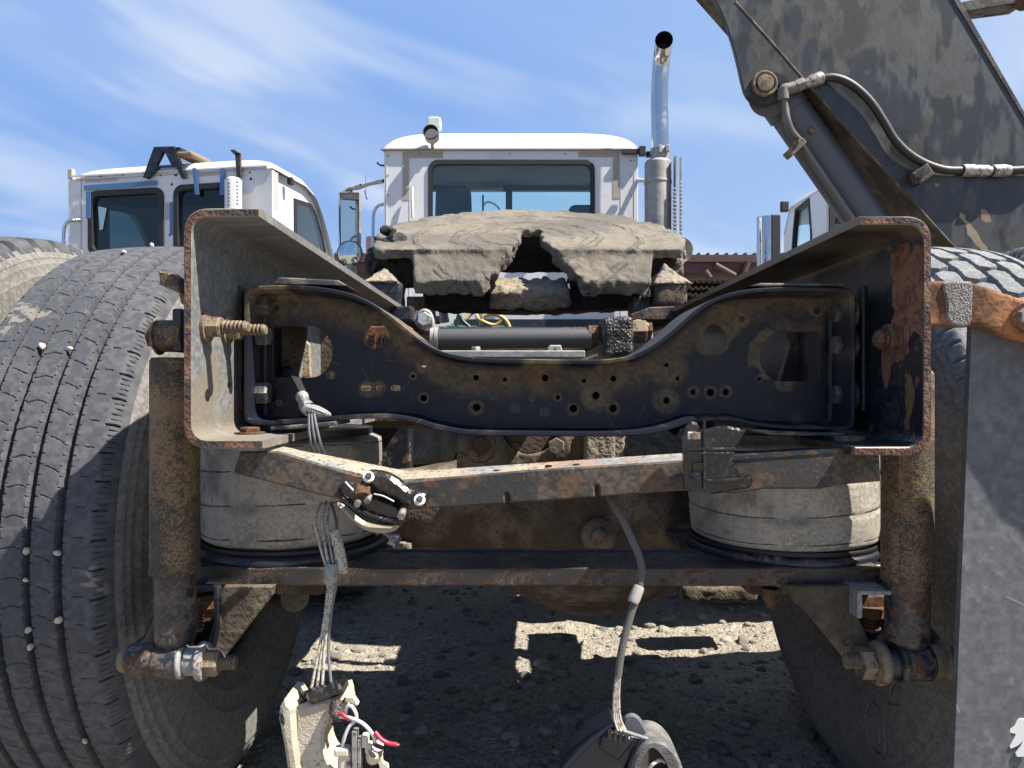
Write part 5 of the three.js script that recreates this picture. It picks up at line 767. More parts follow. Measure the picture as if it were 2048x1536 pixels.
{ // left mirrors
  const d = 6.6, mi = group('wing_mirror', truck); mi.userData.label = 'tall chrome wing mirror with a round spotter mirror below';
  const w = 40 * d / F, h = 108 * d / F, c = P(700, 441, d);
  mesh('mirror_shell', [box(w, 0.012, 0.07, c.x, c.y + h / 2, c.z, 0.004), box(w, 0.012, 0.07, c.x, c.y - h / 2, c.z, 0.004), box(0.008, h, 0.07, c.x - w / 2, c.y, c.z, 0.003), box(0.006, h, 0.07, c.x + w / 2, c.y, c.z, 0.003), box(w, h, 0.01, c.x, c.y, c.z - 0.035, 0.003), box(w - 0.01, 0.055, 0.012, c.x, c.y + h / 2 - 0.03, c.z + 0.012, 0.003)], M.dullMetal, mi);
  const gl = mesh('mirror_glass', box(w - 0.02, h - 0.08, 0.006, 0, 0, 0, 0.001), M.mirror, mi); gl.position.set(c.x, c.y - 0.025, c.z + 0.012); gl.rotation.set(0.03, 0.34, 0);
  const rc = P(701, 508, d); const rm = mesh('spotter_glass', new THREE.SphereGeometry(0.22, 40, 16, 0, 6.2832, 0, 0.52), M.mirror, mi); rm.rotation.set(Math.PI / 2, 0, 0); rm.position.set(rc.x, rc.y, rc.z - 0.16);
  mesh('spotter_rim', (() => { const g = new THREE.TorusGeometry(0.109, 0.006, 10, 48); g.translate(rc.x, rc.y, rc.z + 0.03); return g; })(), M.gum, mi); mesh('spotter_shell', lathe(V3(rc.x, rc.y, rc.z - 0.07), V3(rc.x, rc.y, rc.z + 0.03), [[0, 0.03], [0.04, 0.08], [0.10, 0.109]], 36), M.chrome, mi);
  mesh('arm', [tube([[686, 386, d], [696, 379, d], [715, 376, d - 0.1], [735, 369, d - 0.3], [768, 362, d - 0.6]], 0.016, 30, 10), tube([[700, 388, d], [705, 378, d], [722, 370, d - 0.2]], 0.012, 20, 8), tube([[700, 530, d], [705, 560, d], [722, 590, d - 0.2]], 0.05, 20, 10)], M.dullMetal, mi);
  mesh('antenna', [cyl(P(732, 398, d - 0.2), P(731, 352, d - 0.2), 0.003, 0.0015), cyl(P(728, 380, d - 0.2), P(735, 400, d - 0.2), 0.003)], M.gum, mi);
  const lp = mesh('side_lamp', box(0.075, 0.16, 0.06, Xat(741, 6.2), Yat(492, 6.2), -6.2, 0.02), plain([0.55, 0.34, 0.28], 0.35), truck); lp.userData.label = 'pinkish lamp beside the cab corner';
}

// ------------------------------------------------------------------ loose wiring with the lamps that dangle from it
{
  const wl = group('wire_harness'); tag(wl, 'bundle of bare wires taped at the crossmember, hanging to the tan lamp housing', 'wiring');
  const pale = surface((u, v) => { const a = fbm(u, v, 40, 3, 621); return { c: mix3([0.46, 0.42, 0.35], [0.16, 0.13, 0.10], ss(0.5, 0.7, a)), r: 0.8, h: a }; }, { metres: 0.08, bump: 0.0004, size: 128 });
  const dk = plain([0.03, 0.03, 0.035], 0.5), grey = plain([0.13, 0.135, 0.145], 0.5);
  for (const k of [0, 1, 2, 3]) mesh('wire', tube([[562 + k * 5, 738 - k * 2, 1.12], [580 + k * 5, 748 + k, 1.02], [596 + k * 3, 775, 0.97], [608 + k * 3, 800, 0.955], [616 + k * 3, 826, 0.945]], 0.0019, 30, 7), dk, wl);
  for (const [k, ex] of [[0, 632], [1, 640], [2, 648]]) mesh('wire', tube([[618 + k * 5, 828, 0.94], [618 + k * 8, 858, 0.935], [622 + k * 9, 884, 0.935], [ex - 4 + k * 2, 912, 0.955], [ex + 2, 940, 0.965]], 0.0018, 30, 7), grey, wl);
  mesh('tape_wrap', [extrudePx(spline([[598, 786], [610, 792], [614, 806], [632, 812], [656, 826], [658, 832], [640, 834], [624, 836], [610, 832], [597, 816], [602, 806]], 3, true), 0.945, 0.016, [], 0.004), lathe(P(601, 786, 0.96), P(612, 812, 0.955), [[0, 0.006], [0.004, 0.0085], [0.014, 0.0075], [0.02, 0.010]], 14)], M.dustySteel, wl);
  const run = [[642, 1004], [652, 1002], [660, 1003], [663, 1006]], mid = [[631, 1040], [645, 1044], [655, 1046], [673, 1050]], lo = [[655, 1150], [662, 1160], [668, 1150], [673, 1160]], end = [[621, 1384], [633, 1381], [644, 1378], [662, 1368]], e2 = [[640, 1290], [645, 1290], [650, 1285], [657, 1300]];
  for (let k = 0; k < 4; k++) mesh('wire', tube([[...run[k], 0.93], [...mid[k], 0.91], [640 + k * 10, 1090, 0.9 - 0.004 * (k % 2)], [...lo[k], 0.89], [652 + k * 4, 1215, 0.89], [...e2[k], 0.885], [...end[k], 0.872]], 0.0019, 70, 7), k === 3 ? grey : pale, wl);
  mesh('splice_sleeve', extrudePx([[656, 1064], [674, 1060], [680, 1078], [688, 1112], [694, 1146], [686, 1150], [672, 1148], [668, 1110]], 0.887, 0.014, [], 0.004), pale, wl);
  mesh('tape_wrap', lathe(P(661, 1170, 0.89), P(664, 1128, 0.89), [[0, 0.005], [0.004, 0.008], [0.015, 0.0095], [0.022, 0.008], [0.026, 0.006]], 14), M.dustySteel, wl);
  const wr = group('wire_harness'); tag(wr, 'braided grey wire loom curving down from the bar to the black lamp housing', 'wiring');
  M.braid = surface((u, v) => { const k = Math.sin((u * 9 + v * 60) * 6.2832) * Math.sin((u * 9 - v * 60) * 6.2832); return { c: mix3([0.07, 0.066, 0.062], [0.30, 0.275, 0.245], ss(-0.2, 0.7, k)), r: 0.9, h: 0.5 + 0.5 * k }; }, { metres: 0, bump: 0.0012, size: 256 });
  const bt = tube([[1216, 988, 0.93], [1222, 1000, 0.92], [1240, 1030, 0.91], [1262, 1075, 0.90], [1280, 1120, 0.895], [1283, 1150, 0.89], [1276, 1185, 0.885], [1262, 1228, 0.88], [1248, 1280, 0.875], [1240, 1320, 0.872], [1236, 1352, 0.87]], 0.0045, 120, 12); { const u = bt.attributes.uv; for (let i = 0; i < u.count; i++) u.setXY(i, u.getY(i), u.getX(i)); }
  mesh('braided_sleeve', bt, M.braid, wr, true);
  mesh('tape_band', lathe(P(1279, 1172, 0.885), P(1266, 1204, 0.88), [[0, 0.0058], [0.003, 0.0068], [0.017, 0.0072], [0.021, 0.006]], 16), M.dullMetal.clone(), wr).material = plain([0.36, 0.33, 0.30], 0.8);
  for (let k = 0; k < 4; k++) mesh('wire', tube([[1233 + k * 2, 1350, 0.87], [1228 + k * 3, 1400, 0.868], [1229 + k * 4, 1440, 0.865], [1236 + k * 6, 1462 + k * 2, 0.86]], 0.0019, 40, 7), pale, wr);

  // tan lamp housing
  const t1 = group('tail_lamp'); tag(t1, 'tan dusty broken lamp housing dangling at lower left with bulb socket and red wire', 'lamp housing');
  const tan = surface((u, v) => { const a = fbm(u, v, 5, 5, 631), b = fbm(u, v, 80, 2, 633), g = fbm(u, v, 12, 4, 635); return { c: mix3(mix3([0.47, 0.40, 0.295], [0.58, 0.51, 0.40], ss(0.35, 0.65, a)), [0.18, 0.17, 0.16], 0.7 * ss(0.62, 0.7, g * 0.7 + b * 0.3)), r: 0.9, h: b }; }, { metres: 0.12, bump: 0.0006 });
  const d = 0.86, arc = []; for (let i = 0; i <= 14; i++) { const a = lerp(-1.75, -4.3, i / 14); arc.push([704 + 58 * Math.cos(a), 1482 + 66 * Math.sin(a)]); }
  mesh('housing', extrudePx([[589, 1417], [686, 1390], [690, 1402], [692, 1417], ...arc, [690, 1640], [600, 1640], [590, 1530]], d, 0.05, [], 0.004), tan, t1);
  mesh('outer_rim', extrudePx([[558, 1416], [566, 1402], [578, 1404], [588, 1418], [592, 1480], [604, 1560], [612, 1640], [588, 1640], [576, 1560], [566, 1490], [556, 1440]], d - 0.006, 0.062, [], 0.005), tan, t1);
  mesh('rim_chip', extrudePx([[558, 1424], [566, 1428], [569, 1448], [567, 1452], [561, 1446]], d - 0.0075, 0.002, [], 0.0004), M.gum, t1);
  mesh('connector', [extrudePx([[611, 1388], [676, 1368], [684, 1378], [686, 1390], [622, 1412], [614, 1404]], d - 0.004, 0.032, [], 0.003), extrudePx([[582, 1404], [608, 1398], [614, 1412], [592, 1417]], d + 0.01, 0.03)], M.glossBlack, t1);
  mesh('broken_edge', skin((x, y, z) => { const c = P(675, 1420, d); return Math.hypot((x - c.x) / 1, (y - c.y) / 1.6, (z - c.z) * 0.6) - 0.0085 - (fbm3(x * 160, y * 160, z * 160, 3, 93) - 0.5) * 0.012; }, [P(648, 0, d).x, Yat(1460, d), -d - 0.03], [P(702, 0, d).x, Yat(1385, d), -d + 0.025], 0.0028), M.castBlack, t1);
  mesh('clip_tab', extrudePx([[690, 1394], [706, 1394], [716, 1410], [712, 1414], [700, 1406], [690, 1404]], d - 0.002, 0.01, [], 0.001), tan, t1);
  const wht = plain([0.72, 0.70, 0.67], 0.45), crm = plain([0.66, 0.60, 0.46], 0.5);
  mesh('wire', tube([[690, 1432, 0.852], [694, 1414, 0.85], [702, 1412, 0.848], [712, 1428, 0.846], [712, 1438, 0.846], [698, 1454, 0.845], [688, 1478, 0.845], [684, 1512, 0.85]], 0.0021, 50, 7), wht, t1);
  mesh('wire', tube([[676, 1432, 0.85], [700, 1436, 0.846], [724, 1446, 0.842], [742, 1464, 0.84], [750, 1480, 0.842], [748, 1494, 0.846]], 0.0022, 50, 7), wht, t1);
  mesh('red_wire', tube([[674, 1430, 0.85], [684, 1428, 0.848], [694, 1436, 0.846], [706, 1438, 0.846]], 0.0024, 20, 7), plain([0.42, 0.03, 0.05], 0.4), t1); mesh('red_wire', tube([[750, 1464, 0.84], [762, 1478, 0.838], [776, 1486, 0.838], [794, 1489, 0.838]], 0.0024, 24, 7), plain([0.50, 0.03, 0.06], 0.4), t1); mesh('wire_strand', tube([[790, 1488, 0.838], [796, 1490, 0.838], [799, 1488, 0.838]], 0.0011, 8, 6), plain([0.5, 0.33, 0.2], 0.4), t1);
  mesh('socket', [box(0.018, 0.010, 0.014, Xat(690, d), Yat(1491, d), -d + 0.012, 0.003), box(0.014, 0.022, 0.014, Xat(696, d), Yat(1508, d), -d + 0.01, 0.003), box(0.012, 0.03, 0.012, Xat(690, d), Yat(1530, d), -d + 0.008, 0.003), box(0.008, 0.014, 0.012, Xat(735, d), Yat(1470, d), -d + 0.012, 0.002), box(0.008, 0.012, 0.01, Xat(742, d), Yat(1484, d), -d + 0.012, 0.002)], crm, t1);
  mesh('contact_plate', [box(0.006, 0.055, 0.012, Xat(716, d), Yat(1495, d), -d + 0.014, 0.001), box(0.004, 0.045, 0.012, Xat(725, d), Yat(1502, d), -d + 0.014, 0.001), box(0.006, 0.02, 0.012, Xat(704, d), Yat(1525, d), -d + 0.012, 0.001)], M.zinc, t1);
  mesh('bulb_cap', lathe(P(745, 1518, d - 0.005), P(757, 1488, d - 0.025), [[0, 0], [0, 0.007], [0.006, 0.0088], [0.018, 0.0088], [0.02, 0.0078], [0.012, 0.007], [0.011, 0]], 24), crm, t1); mesh('bulb_contact', cyl(P(755, 1494, d - 0.018), P(756, 1491, d - 0.02), 0.0066), plain([0.2, 0.13, 0.13], 0.3, { metalness: 0.7 }), t1);
  mesh('key_tab', extrudePx(spline([[758, 1508], [764, 1512], [766, 1524], [776, 1530], [774, 1550], [760, 1552], [758, 1532], [752, 1520]], 3, true), d - 0.006, 0.005, [], 0.001), crm, t1);
  M.castGrey = surface((u, v) => { const a = fbm(u, v, 8, 4, 821), b2 = fbm(u, v, 90, 2, 823); return { c: mix3([0.10, 0.098, 0.096], [0.20, 0.195, 0.185], ss(0.35, 0.65, a * 0.7 + b2 * 0.3)), r: 0.8, h: b2 }; }, { metres: 0.1, bump: 0.0006, size: 256 });
  // black lamp housing
  const t2 = group('tail_lamp'); tag(t2, 'black lamp housing hanging on a braided loom, grey rim round a reddish opening', 'lamp housing');
  const blu = plain([0.010, 0.014, 0.026], 0.32);
  const hx = (pts, dd, dep, mat, n, holes) => mesh(n, extrudePx(pts, dd, dep, holes ?? [], 0.003), mat, t2);
  hx([[1125, 1540], [1150, 1512], [1190, 1475], [1226, 1448], [1240, 1462], [1304, 1482], [1290, 1486], [1270, 1500], [1250, 1540], [1250, 1640], [1120, 1640]], 0.865, 0.05, blu, 'housing');
  mesh('housing_edge', tube([[1122, 1544, 0.862], [1150, 1512, 0.86], [1190, 1475, 0.86], [1226, 1449, 0.86]], 0.003, 30, 6), blu, t2); mesh('housing_edge', tube([[1246, 1462, 0.86], [1276, 1472, 0.86], [1306, 1482, 0.86]], 0.0022, 20, 6), M.dustySteel, t2);
  hx(spline([[1246, 1442], [1252, 1432], [1266, 1428], [1280, 1436], [1292, 1456], [1304, 1478], [1290, 1482], [1256, 1470], [1244, 1462]], 3, true), 0.872, 0.006, M.dustySteel.clone(), 'mounting_tab', [circ(1264, 1445, 4.5, 14, 5)]).material = plain([0.10, 0.105, 0.115], 0.7);
  hx([[1206, 1474], [1216, 1464], [1262, 1474], [1268, 1482], [1262, 1494], [1236, 1524], [1200, 1500]], 0.856, 0.02, blu, 'connector'); for (let k = 0; k < 4; k++) mesh('connector_pin', box(0.005, 0.010, 0.008, Xat(1219 + k * 11, 0.853), Yat(1468 + k * 3, 0.853), -0.853, 0.001), M.glossBlack, t2);
  const ringO = spline([[1262, 1545], [1272, 1510], [1292, 1486], [1306, 1481], [1330, 1487], [1354, 1510], [1368, 1545], [1370, 1600], [1262, 1600]], 4, true), ringI = spline([[1272, 1548], [1282, 1514], [1296, 1494], [1306, 1490], [1322, 1500], [1336, 1520], [1346, 1550], [1346, 1592], [1274, 1592]], 4, true);
  hx(ringO, 0.852, 0.055, M.castGrey, 'lamp_rim', [ringI]); hx(ringI, 0.895, 0.006, plain([0.12, 0.05, 0.035], 0.45), 'reflector');
  mesh('bulb_holder', [box(0.014, 0.03, 0.012, Xat(1288, 0.86), Yat(1530, 0.86), -0.87, 0.003)], plain([0.34, 0.28, 0.24], 0.6), t2); mesh('wire', tube([[1296, 1540, 0.86], [1306, 1528, 0.855], [1320, 1520, 0.86], [1330, 1524, 0.87]], 0.0022, 24, 7), wht, t2);
}

// ------------------------------------------------------------------ the two other white trucks
const CAMP = V3(0, EYE, 0);
function onPlane(px, py, p0, n) { const r = V3((px - CX) / F, -(py - CY) / F, -1), t = p0.clone().sub(CAMP).dot(n) / r.dot(n); return CAMP.clone().addScaledVector(r, t); }
function cabTruck(name, corner, yaw, s, label) { // s = -1: the rear wall runs left from the near corner; local x = 0 is the visible flank
  const g = group(name); tag(g, label, 'truck'); g.position.set(corner.x, 0, corner.z); g.rotation.y = yaw; g.updateMatrixWorld(true);
  const nR = V3(0, 0, 1).applyAxisAngle(V3(0, 1, 0), yaw), nS = V3(-s, 0, 0).applyAxisAngle(V3(0, 1, 0), yaw), p0 = g.position.clone();
  const rear = (x, y) => { const p = g.worldToLocal(onPlane(x, y, p0, nR)); return [p.x, p.y]; };
  const side = (x, y) => { const p = g.worldToLocal(onPlane(x, y, p0, nS)); return [-p.z, p.y]; };
  const exR = (pts, z, dep, holes = [], bev = 0.003) => { const sh = new THREE.Shape(pts.map(([a, b]) => new THREE.Vector2(a, b))); for (const h of holes) sh.holes.push(new THREE.Path(h.map(([a, b]) => new THREE.Vector2(a, b)))); const q = new THREE.ExtrudeGeometry(sh, { depth: dep, bevelEnabled: bev > 0, bevelSize: bev, bevelThickness: bev, bevelOffset: -bev, bevelSegments: 1 }); q.translate(0, 0, z - dep); return q; };
  const exS = (pts, x, dep, holes = [], bev = 0.003) => { const q = exR(pts, 0, dep, holes, bev); q.rotateY(Math.PI / 2); q.translate(s < 0 ? x : x + dep, 0, 0); return q; };
  return { g, rear, side, exR, exS };
}
const round = (x0, x1, y0, y1, r) => { const a = []; for (const [cx, cy, t0] of [[x1 - r, y1 - r, 0], [x0 + r, y1 - r, Math.PI / 2], [x0 + r, y0 + r, Math.PI], [x1 - r, y0 + r, Math.PI * 1.5]]) for (let i = 0; i <= 5; i++) { const t = t0 + i / 5 * Math.PI / 2; a.push([cx + r * Math.cos(t), cy + r * Math.sin(t)]); } return a; };
function cabShell(c, s, W, len, eave, topY, wins, sideWin, sideTop) {
  const { g, exR, exS } = c, x0 = s < 0 ? -W : 0, x1 = s < 0 ? 0 : W;
  mesh('rear_wall', exR([[x0, 1.0], [x1, 1.0], [x1, eave], [x0, eave]], 0, 0.05, wins.map((w) => round(...w, 0.07))), M.white, g);
  for (const w of wins) { mesh('window_gasket', exR(round(w[0] - 0.03, w[1] + 0.03, w[2] - 0.03, w[3] + 0.03, 0.09), 0.014, 0.03, [round(w[0] + 0.02, w[1] - 0.02, w[2] + 0.02, w[3] - 0.02, 0.06)]), M.gum, g); mesh('rear_window', exR(round(w[0] - 0.01, w[1] + 0.01, w[2] - 0.01, w[3] + 0.01, 0.07), -0.02, 0.006, [], 0), M.darkGlass, g); }
  const sp = [[0, 1.0], [len, 1.0], ...sideTop.slice().reverse(), [0, eave]];
  mesh('side_wall', exS(sp, s < 0 ? -0.045 : 0, 0.045, [sideWin]), M.white, g); mesh('side_wall', exS(sp, s < 0 ? -W : W - 0.045, 0.045, [sideWin]), M.white, g);
  const shr = (k) => { const cx = sideWin.reduce((a, b) => a + b[0], 0) / sideWin.length, cy = sideWin.reduce((a, b) => a + b[1], 0) / sideWin.length; return sideWin.map(([a, b]) => [cx + (a - cx) * k, cy + (b - cy) * k]); };
  mesh('window_gasket', exS(shr(1.05), s < 0 ? -0.03 : -0.008, 0.04, [shr(0.93)]), M.gum, g); mesh('side_window', exS(shr(0.99), s < 0 ? -0.03 : 0.02, 0.005, [], 0), M.glass, g); mesh('side_window', exS(shr(0.99), s < 0 ? -W + 0.02 : W - 0.03, 0.005, [], 0), M.glass, g);
  // roof: side profile drawn across the width, rounded at its ends
  const n = 40, m = 36, pos = [], idx = []; for (let j = 0; j <= m; j++) for (let i = 0; i <= n; i++) {
    const u = i / n * 2 - 1, v = j / m, fu = Math.sqrt(Math.max(0, 1 - Math.pow(Math.abs(u), 8))), z = v * len * 1.0; let base = eave; for (let k = 0; k < sideTop.length - 1; k++) if (z >= sideTop[k][0] && z <= sideTop[k + 1][0]) base = lerp(sideTop[k][1], sideTop[k + 1][1], (z - sideTop[k][0]) / Math.max(1e-6, sideTop[k + 1][0] - sideTop[k][0]));
    const fv = Math.sqrt(Math.max(0, 1 - (1 - clamp(v / 0.09)) ** 2)); pos.push((x0 + x1) / 2 + u * (W / 2 + 0.01), Math.min(base, eave) - 0.004 + (topY - eave) * fu * fv, 0.014 - z); if (j < m && i < n) { const a = j * (n + 1) + i; idx.push(a, a + 1, a + n + 1, a + 1, a + n + 2, a + n + 1); } }
  const r = new THREE.BufferGeometry(); r.setAttribute('position', new THREE.Float32BufferAttribute(pos, 3)); r.setIndex(idx); r.computeVertexNormals(); mesh('roof', r, M.white, g);
  mesh('floor', box(W - 0.1, 0.05, len, (x0 + x1) / 2, 1.0, -len / 2), M.interior, g); mesh('headliner', box(W - 0.12, 0.03, len * 0.55, (x0 + x1) / 2, eave - 0.08, -len * 0.3), M.interior, g); mesh('dashboard', box(W - 0.1, 0.35, 0.3, (x0 + x1) / 2, 1.35, -len + 0.2, 0.05), M.interior, g);
  mesh('bonnet', box(W - 0.5, 0.9, 1.6, (x0 + x1) / 2, 1.2, -len - 0.75, 0.12), M.white, g);
  mesh('chassis', [box(0.1, 0.28, 7, (x0 + x1) / 2 - 0.4, 0.85, 0.2), box(0.1, 0.28, 7, (x0 + x1) / 2 + 0.4, 0.85, 0.2)], M.navy, g);
  for (const wx of [x0 + 0.15, x1 - 0.15]) for (const wz of [-len - 0.9, 2.2]) { const w = new THREE.LatheGeometry([[0.2, -0.1], [0.3, -0.12], [0.45, -0.14], [0.51, -0.11], [0.52, 0], [0.51, 0.11], [0.45, 0.14], [0.3, 0.12], [0.2, 0.1], [0.02, 0.06]].map(([a, b]) => new THREE.Vector2(a, b)), 40); w.rotateZ(Math.PI / 2); w.translate(wx, 0.52, wz); mesh('tyre', w, M.sidewall, g); }
}
{
  const d0 = 6.6, corner = V3(Xat(545, d0), 0, -d0), c = cabTruck('semi_truck', corner, -0.196, -1, 'white cab truck at left with blue tape round its rear windows'), { g, rear, side, exR, exS } = c;
  const W = -rear(145, 400)[0], eave = rear(545, 336)[1], topY = rear(545, 309)[1];
  const win = (x0, x1, y0, y1) => { const a = rear(x0, y1), b = rear(x1, y0); return [a[0], b[0], a[1], b[1]]; };
  const st = [[560, 336], [590, 352], [612, 368], [632, 396], [645, 430]].map(([x, y]) => side(x, y)).map(([a, b], i) => [Math.max(a, 0.01), Math.min(b, eave)]);
  const sw = [[597, 400], [628, 410], [638, 428], [650, 470], [662, 530], [662, 545], [598, 545]].map(([x, y]) => side(x, y));
  const sTop = [[0, eave], ...st.map(([a, b]) => [a, b]), [Math.max(side(672, 530)[0], st.at(-1)[0] + 0.1), side(672, 530)[1]]];
  cabShell(c, -1, W, sTop.at(-1)[0], eave, topY, [win(183, 323, 381, 506), win(354, 478, 370, 506)], sw, sTop);
  const blue = plain([0.075, 0.19, 0.40], 0.7), grey = plain([0.42, 0.41, 0.41], 0.75), q = (a) => a.map(([x, y]) => rear(x, y)), pc = (n, a, m, z = 0.004, dep = 0.004) => mesh(n, exR(q(a), z, dep, [], 0.0005), m, g);
  pc('masking_tape', [[171, 372], [316, 362], [316, 371], [171, 382]], blue, 0.020, 0.003); pc('masking_tape', [[175, 384], [184, 383], [184, 437], [175, 438]], blue, 0.020, 0.003); pc('masking_tape', [[387, 338], [395, 337], [401, 390], [393, 391]], blue, 0.021, 0.003); pc('masking_tape', [[443, 338], [452, 337], [453, 390], [442, 392]], blue, 0.021, 0.003); pc('masking_tape', [[455, 358], [474, 356], [474, 364], [455, 366]], blue, 0.021, 0.003); pc('masking_tape', [[340, 405], [346, 404], [346, 470], [340, 470]], blue, 0.006, 0.003);
  pc('primer_patch', [[170, 357], [236, 353], [236, 362], [170, 366]], grey); pc('primer_patch', [[398, 345], [445, 341], [445, 350], [398, 354]], grey); pc('primer_patch', [[331, 407], [340, 406], [340, 440], [331, 441]], grey);
  pc('seam', [[162, 356], [164, 356], [164, 520], [162, 520]], grey, 0.005); pc('rain_gutter', [[145, 352], [536, 331], [536, 334], [145, 355]], M.white, 0.02, 0.02); mesh('side_patch', exS([[548, 344], [556, 346], [556, 420], [548, 420]].map(([x, y]) => side(x, y)), 0.002, 0.004, [], 0.0005), grey, g);
  for (const [x, y, r] of [[202, 352, 0.016], [247, 351, 0.012], [322, 350, 0.014], [352, 349, 0.02], [344, 369, 0.014], [502, 358, 0.014], [340, 470, 0.012], [500, 345, 0.01]]) { const p = rear(x, y); mesh('bolt_hole', cyl(V3(p[0], p[1], 0.001), V3(p[0], p[1], 0.007), r, r * 0.8, 12), M.navyRust, g); }
  const black = M.glossBlack, br = (a, z = 0.03, dep = 0.02, holes = []) => exR(q(a), z, dep, holes, 0.002);
  mesh('lamp_stand', [br([[315, 297], [356, 296], [378, 357], [370, 360], [359, 336], [325, 337], [302, 360], [293, 358]], 0.05, 0.03, [q([[335, 303], [350, 333], [319, 335]])]), box(0.18, 0.03, 0.35, ...rear(345, 300), -0.15)], black, g); const cone = mesh('beacon_base', box(0.16, 0.05, 0.3, ...rear(372, 309), -0.12, 0.02), plain([0.25, 0.18, 0.11], 0.8), g);
  mesh('hose_hook', [br([[476, 306], [486, 309], [488, 356], [479, 358]], 0.05, 0.02), br([[470, 306], [478, 304], [486, 310], [478, 314]], 0.08, 0.03)], M.navyRust, g);
  const gp = rear(487, 440), gt = rear(487, 366); mesh('heat_guard', lathe(V3(gp[0], gp[1] - 0.4, 0.16), V3(gt[0], gt[1], 0.16), [[0, 0.072], [gt[1] - gp[1] + 0.38, 0.072], [gt[1] - gp[1] + 0.4, 0.05]], 30), M.white, g);
  const teeth = []; for (let i = 0; i < 7; i++) for (const k of [0, 1, 2]) { const p = rear(488 + k * 5.5, 380 + i * 7 - k * 2); teeth.push(cyl(V3(p[0], p[1], 0.215 - k * 0.018), V3(p[0], p[1], 0.24 - k * 0.018), 0.009, 0.009, 8)); } mesh('guard_slot', teeth, plain([0.22, 0.21, 0.2], 0.8), g);
  const h = [[162, 440], [152, 446], [143, 456], [141, 520]].map(([x, y]) => rear(x, y)); mesh('grab_handle', tube(h.map(([a, b], i) => V3(a, b, i ? 0.08 : 0.0)), 0.016, 24, 8), M.chrome, g);
  const mk = rear(140, 348); mesh('marker_lamp', box(0.05, 0.10, 0.05, mk[0], mk[1], -0.02, 0.008), plain([0.45, 0.42, 0.36], 0.3), g);
  const sm2 = side(575, 363); mesh('marker_lamp', box(0.05, 0.07, 0.05, 0.03, sm2[1], -sm2[0], 0.01), M.gum, g);
  const sk = q([[195, 412], [212, 416], [204, 458], [198, 460]]); mesh('sticker', exR(sk, -0.008, 0.003, [], 0.0004), plain([0.42, 0.66, 0.72], 0.4), g);
}
{
  const d0 = 6.9, corner = V3(Xat(1652, d0), 0, -d0), c = cabTruck('semi_truck', corner, 0.02, 1, 'white cab truck at right, half hidden behind the grey boom'), { g, rear, side, exR, exS } = c;
  const eave = rear(1652, 372)[1], topY = rear(1652, 346)[1], cl = ([a, b]) => [Math.max(a, 0.01), Math.min(b, eave)];
  const sTop = [[0, eave], ...[[1640, 374], [1620, 380], [1600, 392], [1580, 410]].map(([x, y]) => cl(side(x, y))), side(1568, 470)];
  cabShell(c, 1, 2.1, sTop.at(-1)[0], eave, topY, [[...(() => { const a = rear(1664, 520), b = rear(1850, 392); return [a[0], b[0], a[1], b[1]]; })()]], [[1619, 398], [1592, 420], [1588, 460], [1584, 520], [1622, 520], [1624, 470]].map(([x, y]) => side(x, y)), sTop);
  mesh('grab_handle', tube([[1664, 438], [1672, 432], [1678, 442], [1680, 500]].map(([x, y]) => { const p = rear(x, y); return V3(p[0], p[1], 0.08); }), 0.016, 24, 8), M.dullMetal, g);
  const ml = side(1571, 418); mesh('marker_lamp', box(0.08, 0.11, 0.06, -0.05, ml[1], -ml[0] + 0.1, 0.012), M.gum, g);
  const dm = 7.0, a = Xat(1514, dm), b = Xat(1556, dm), mid = g.worldToLocal(V3((a + b) / 2, 0, -dm)), y0 = Yat(535, dm), y1 = Yat(434, dm);
  const shell = new THREE.CylinderGeometry((b - a) / 2, (b - a) / 2, y1 - y0, 40, 1, false, -Math.PI / 2, Math.PI); shell.scale(1, 1, 0.7); shell.translate(mid.x, (y0 + y1) / 2, mid.z); shell.scale(1, 1, 1); mesh('mirror_back', box((b - a) * 0.46, y1 - y0 + 0.012, 0.09, mid.x + (b - a) * 0.27, (y0 + y1) / 2 + 0.004, mid.z + 0.03, 0.012), M.gum, g); mesh('mirror_shell', [shell, box(b - a, y1 - y0, 0.02, mid.x, (y0 + y1) / 2, mid.z - 0.01, 0.006)], M.chrome, g);
  mesh('mirror_arm', cyl(V3(mid.x, y0 + 0.02, mid.z), V3(0, y0 + 0.02, mid.z - 0.3), 0.02), M.dullMetal, g);
}

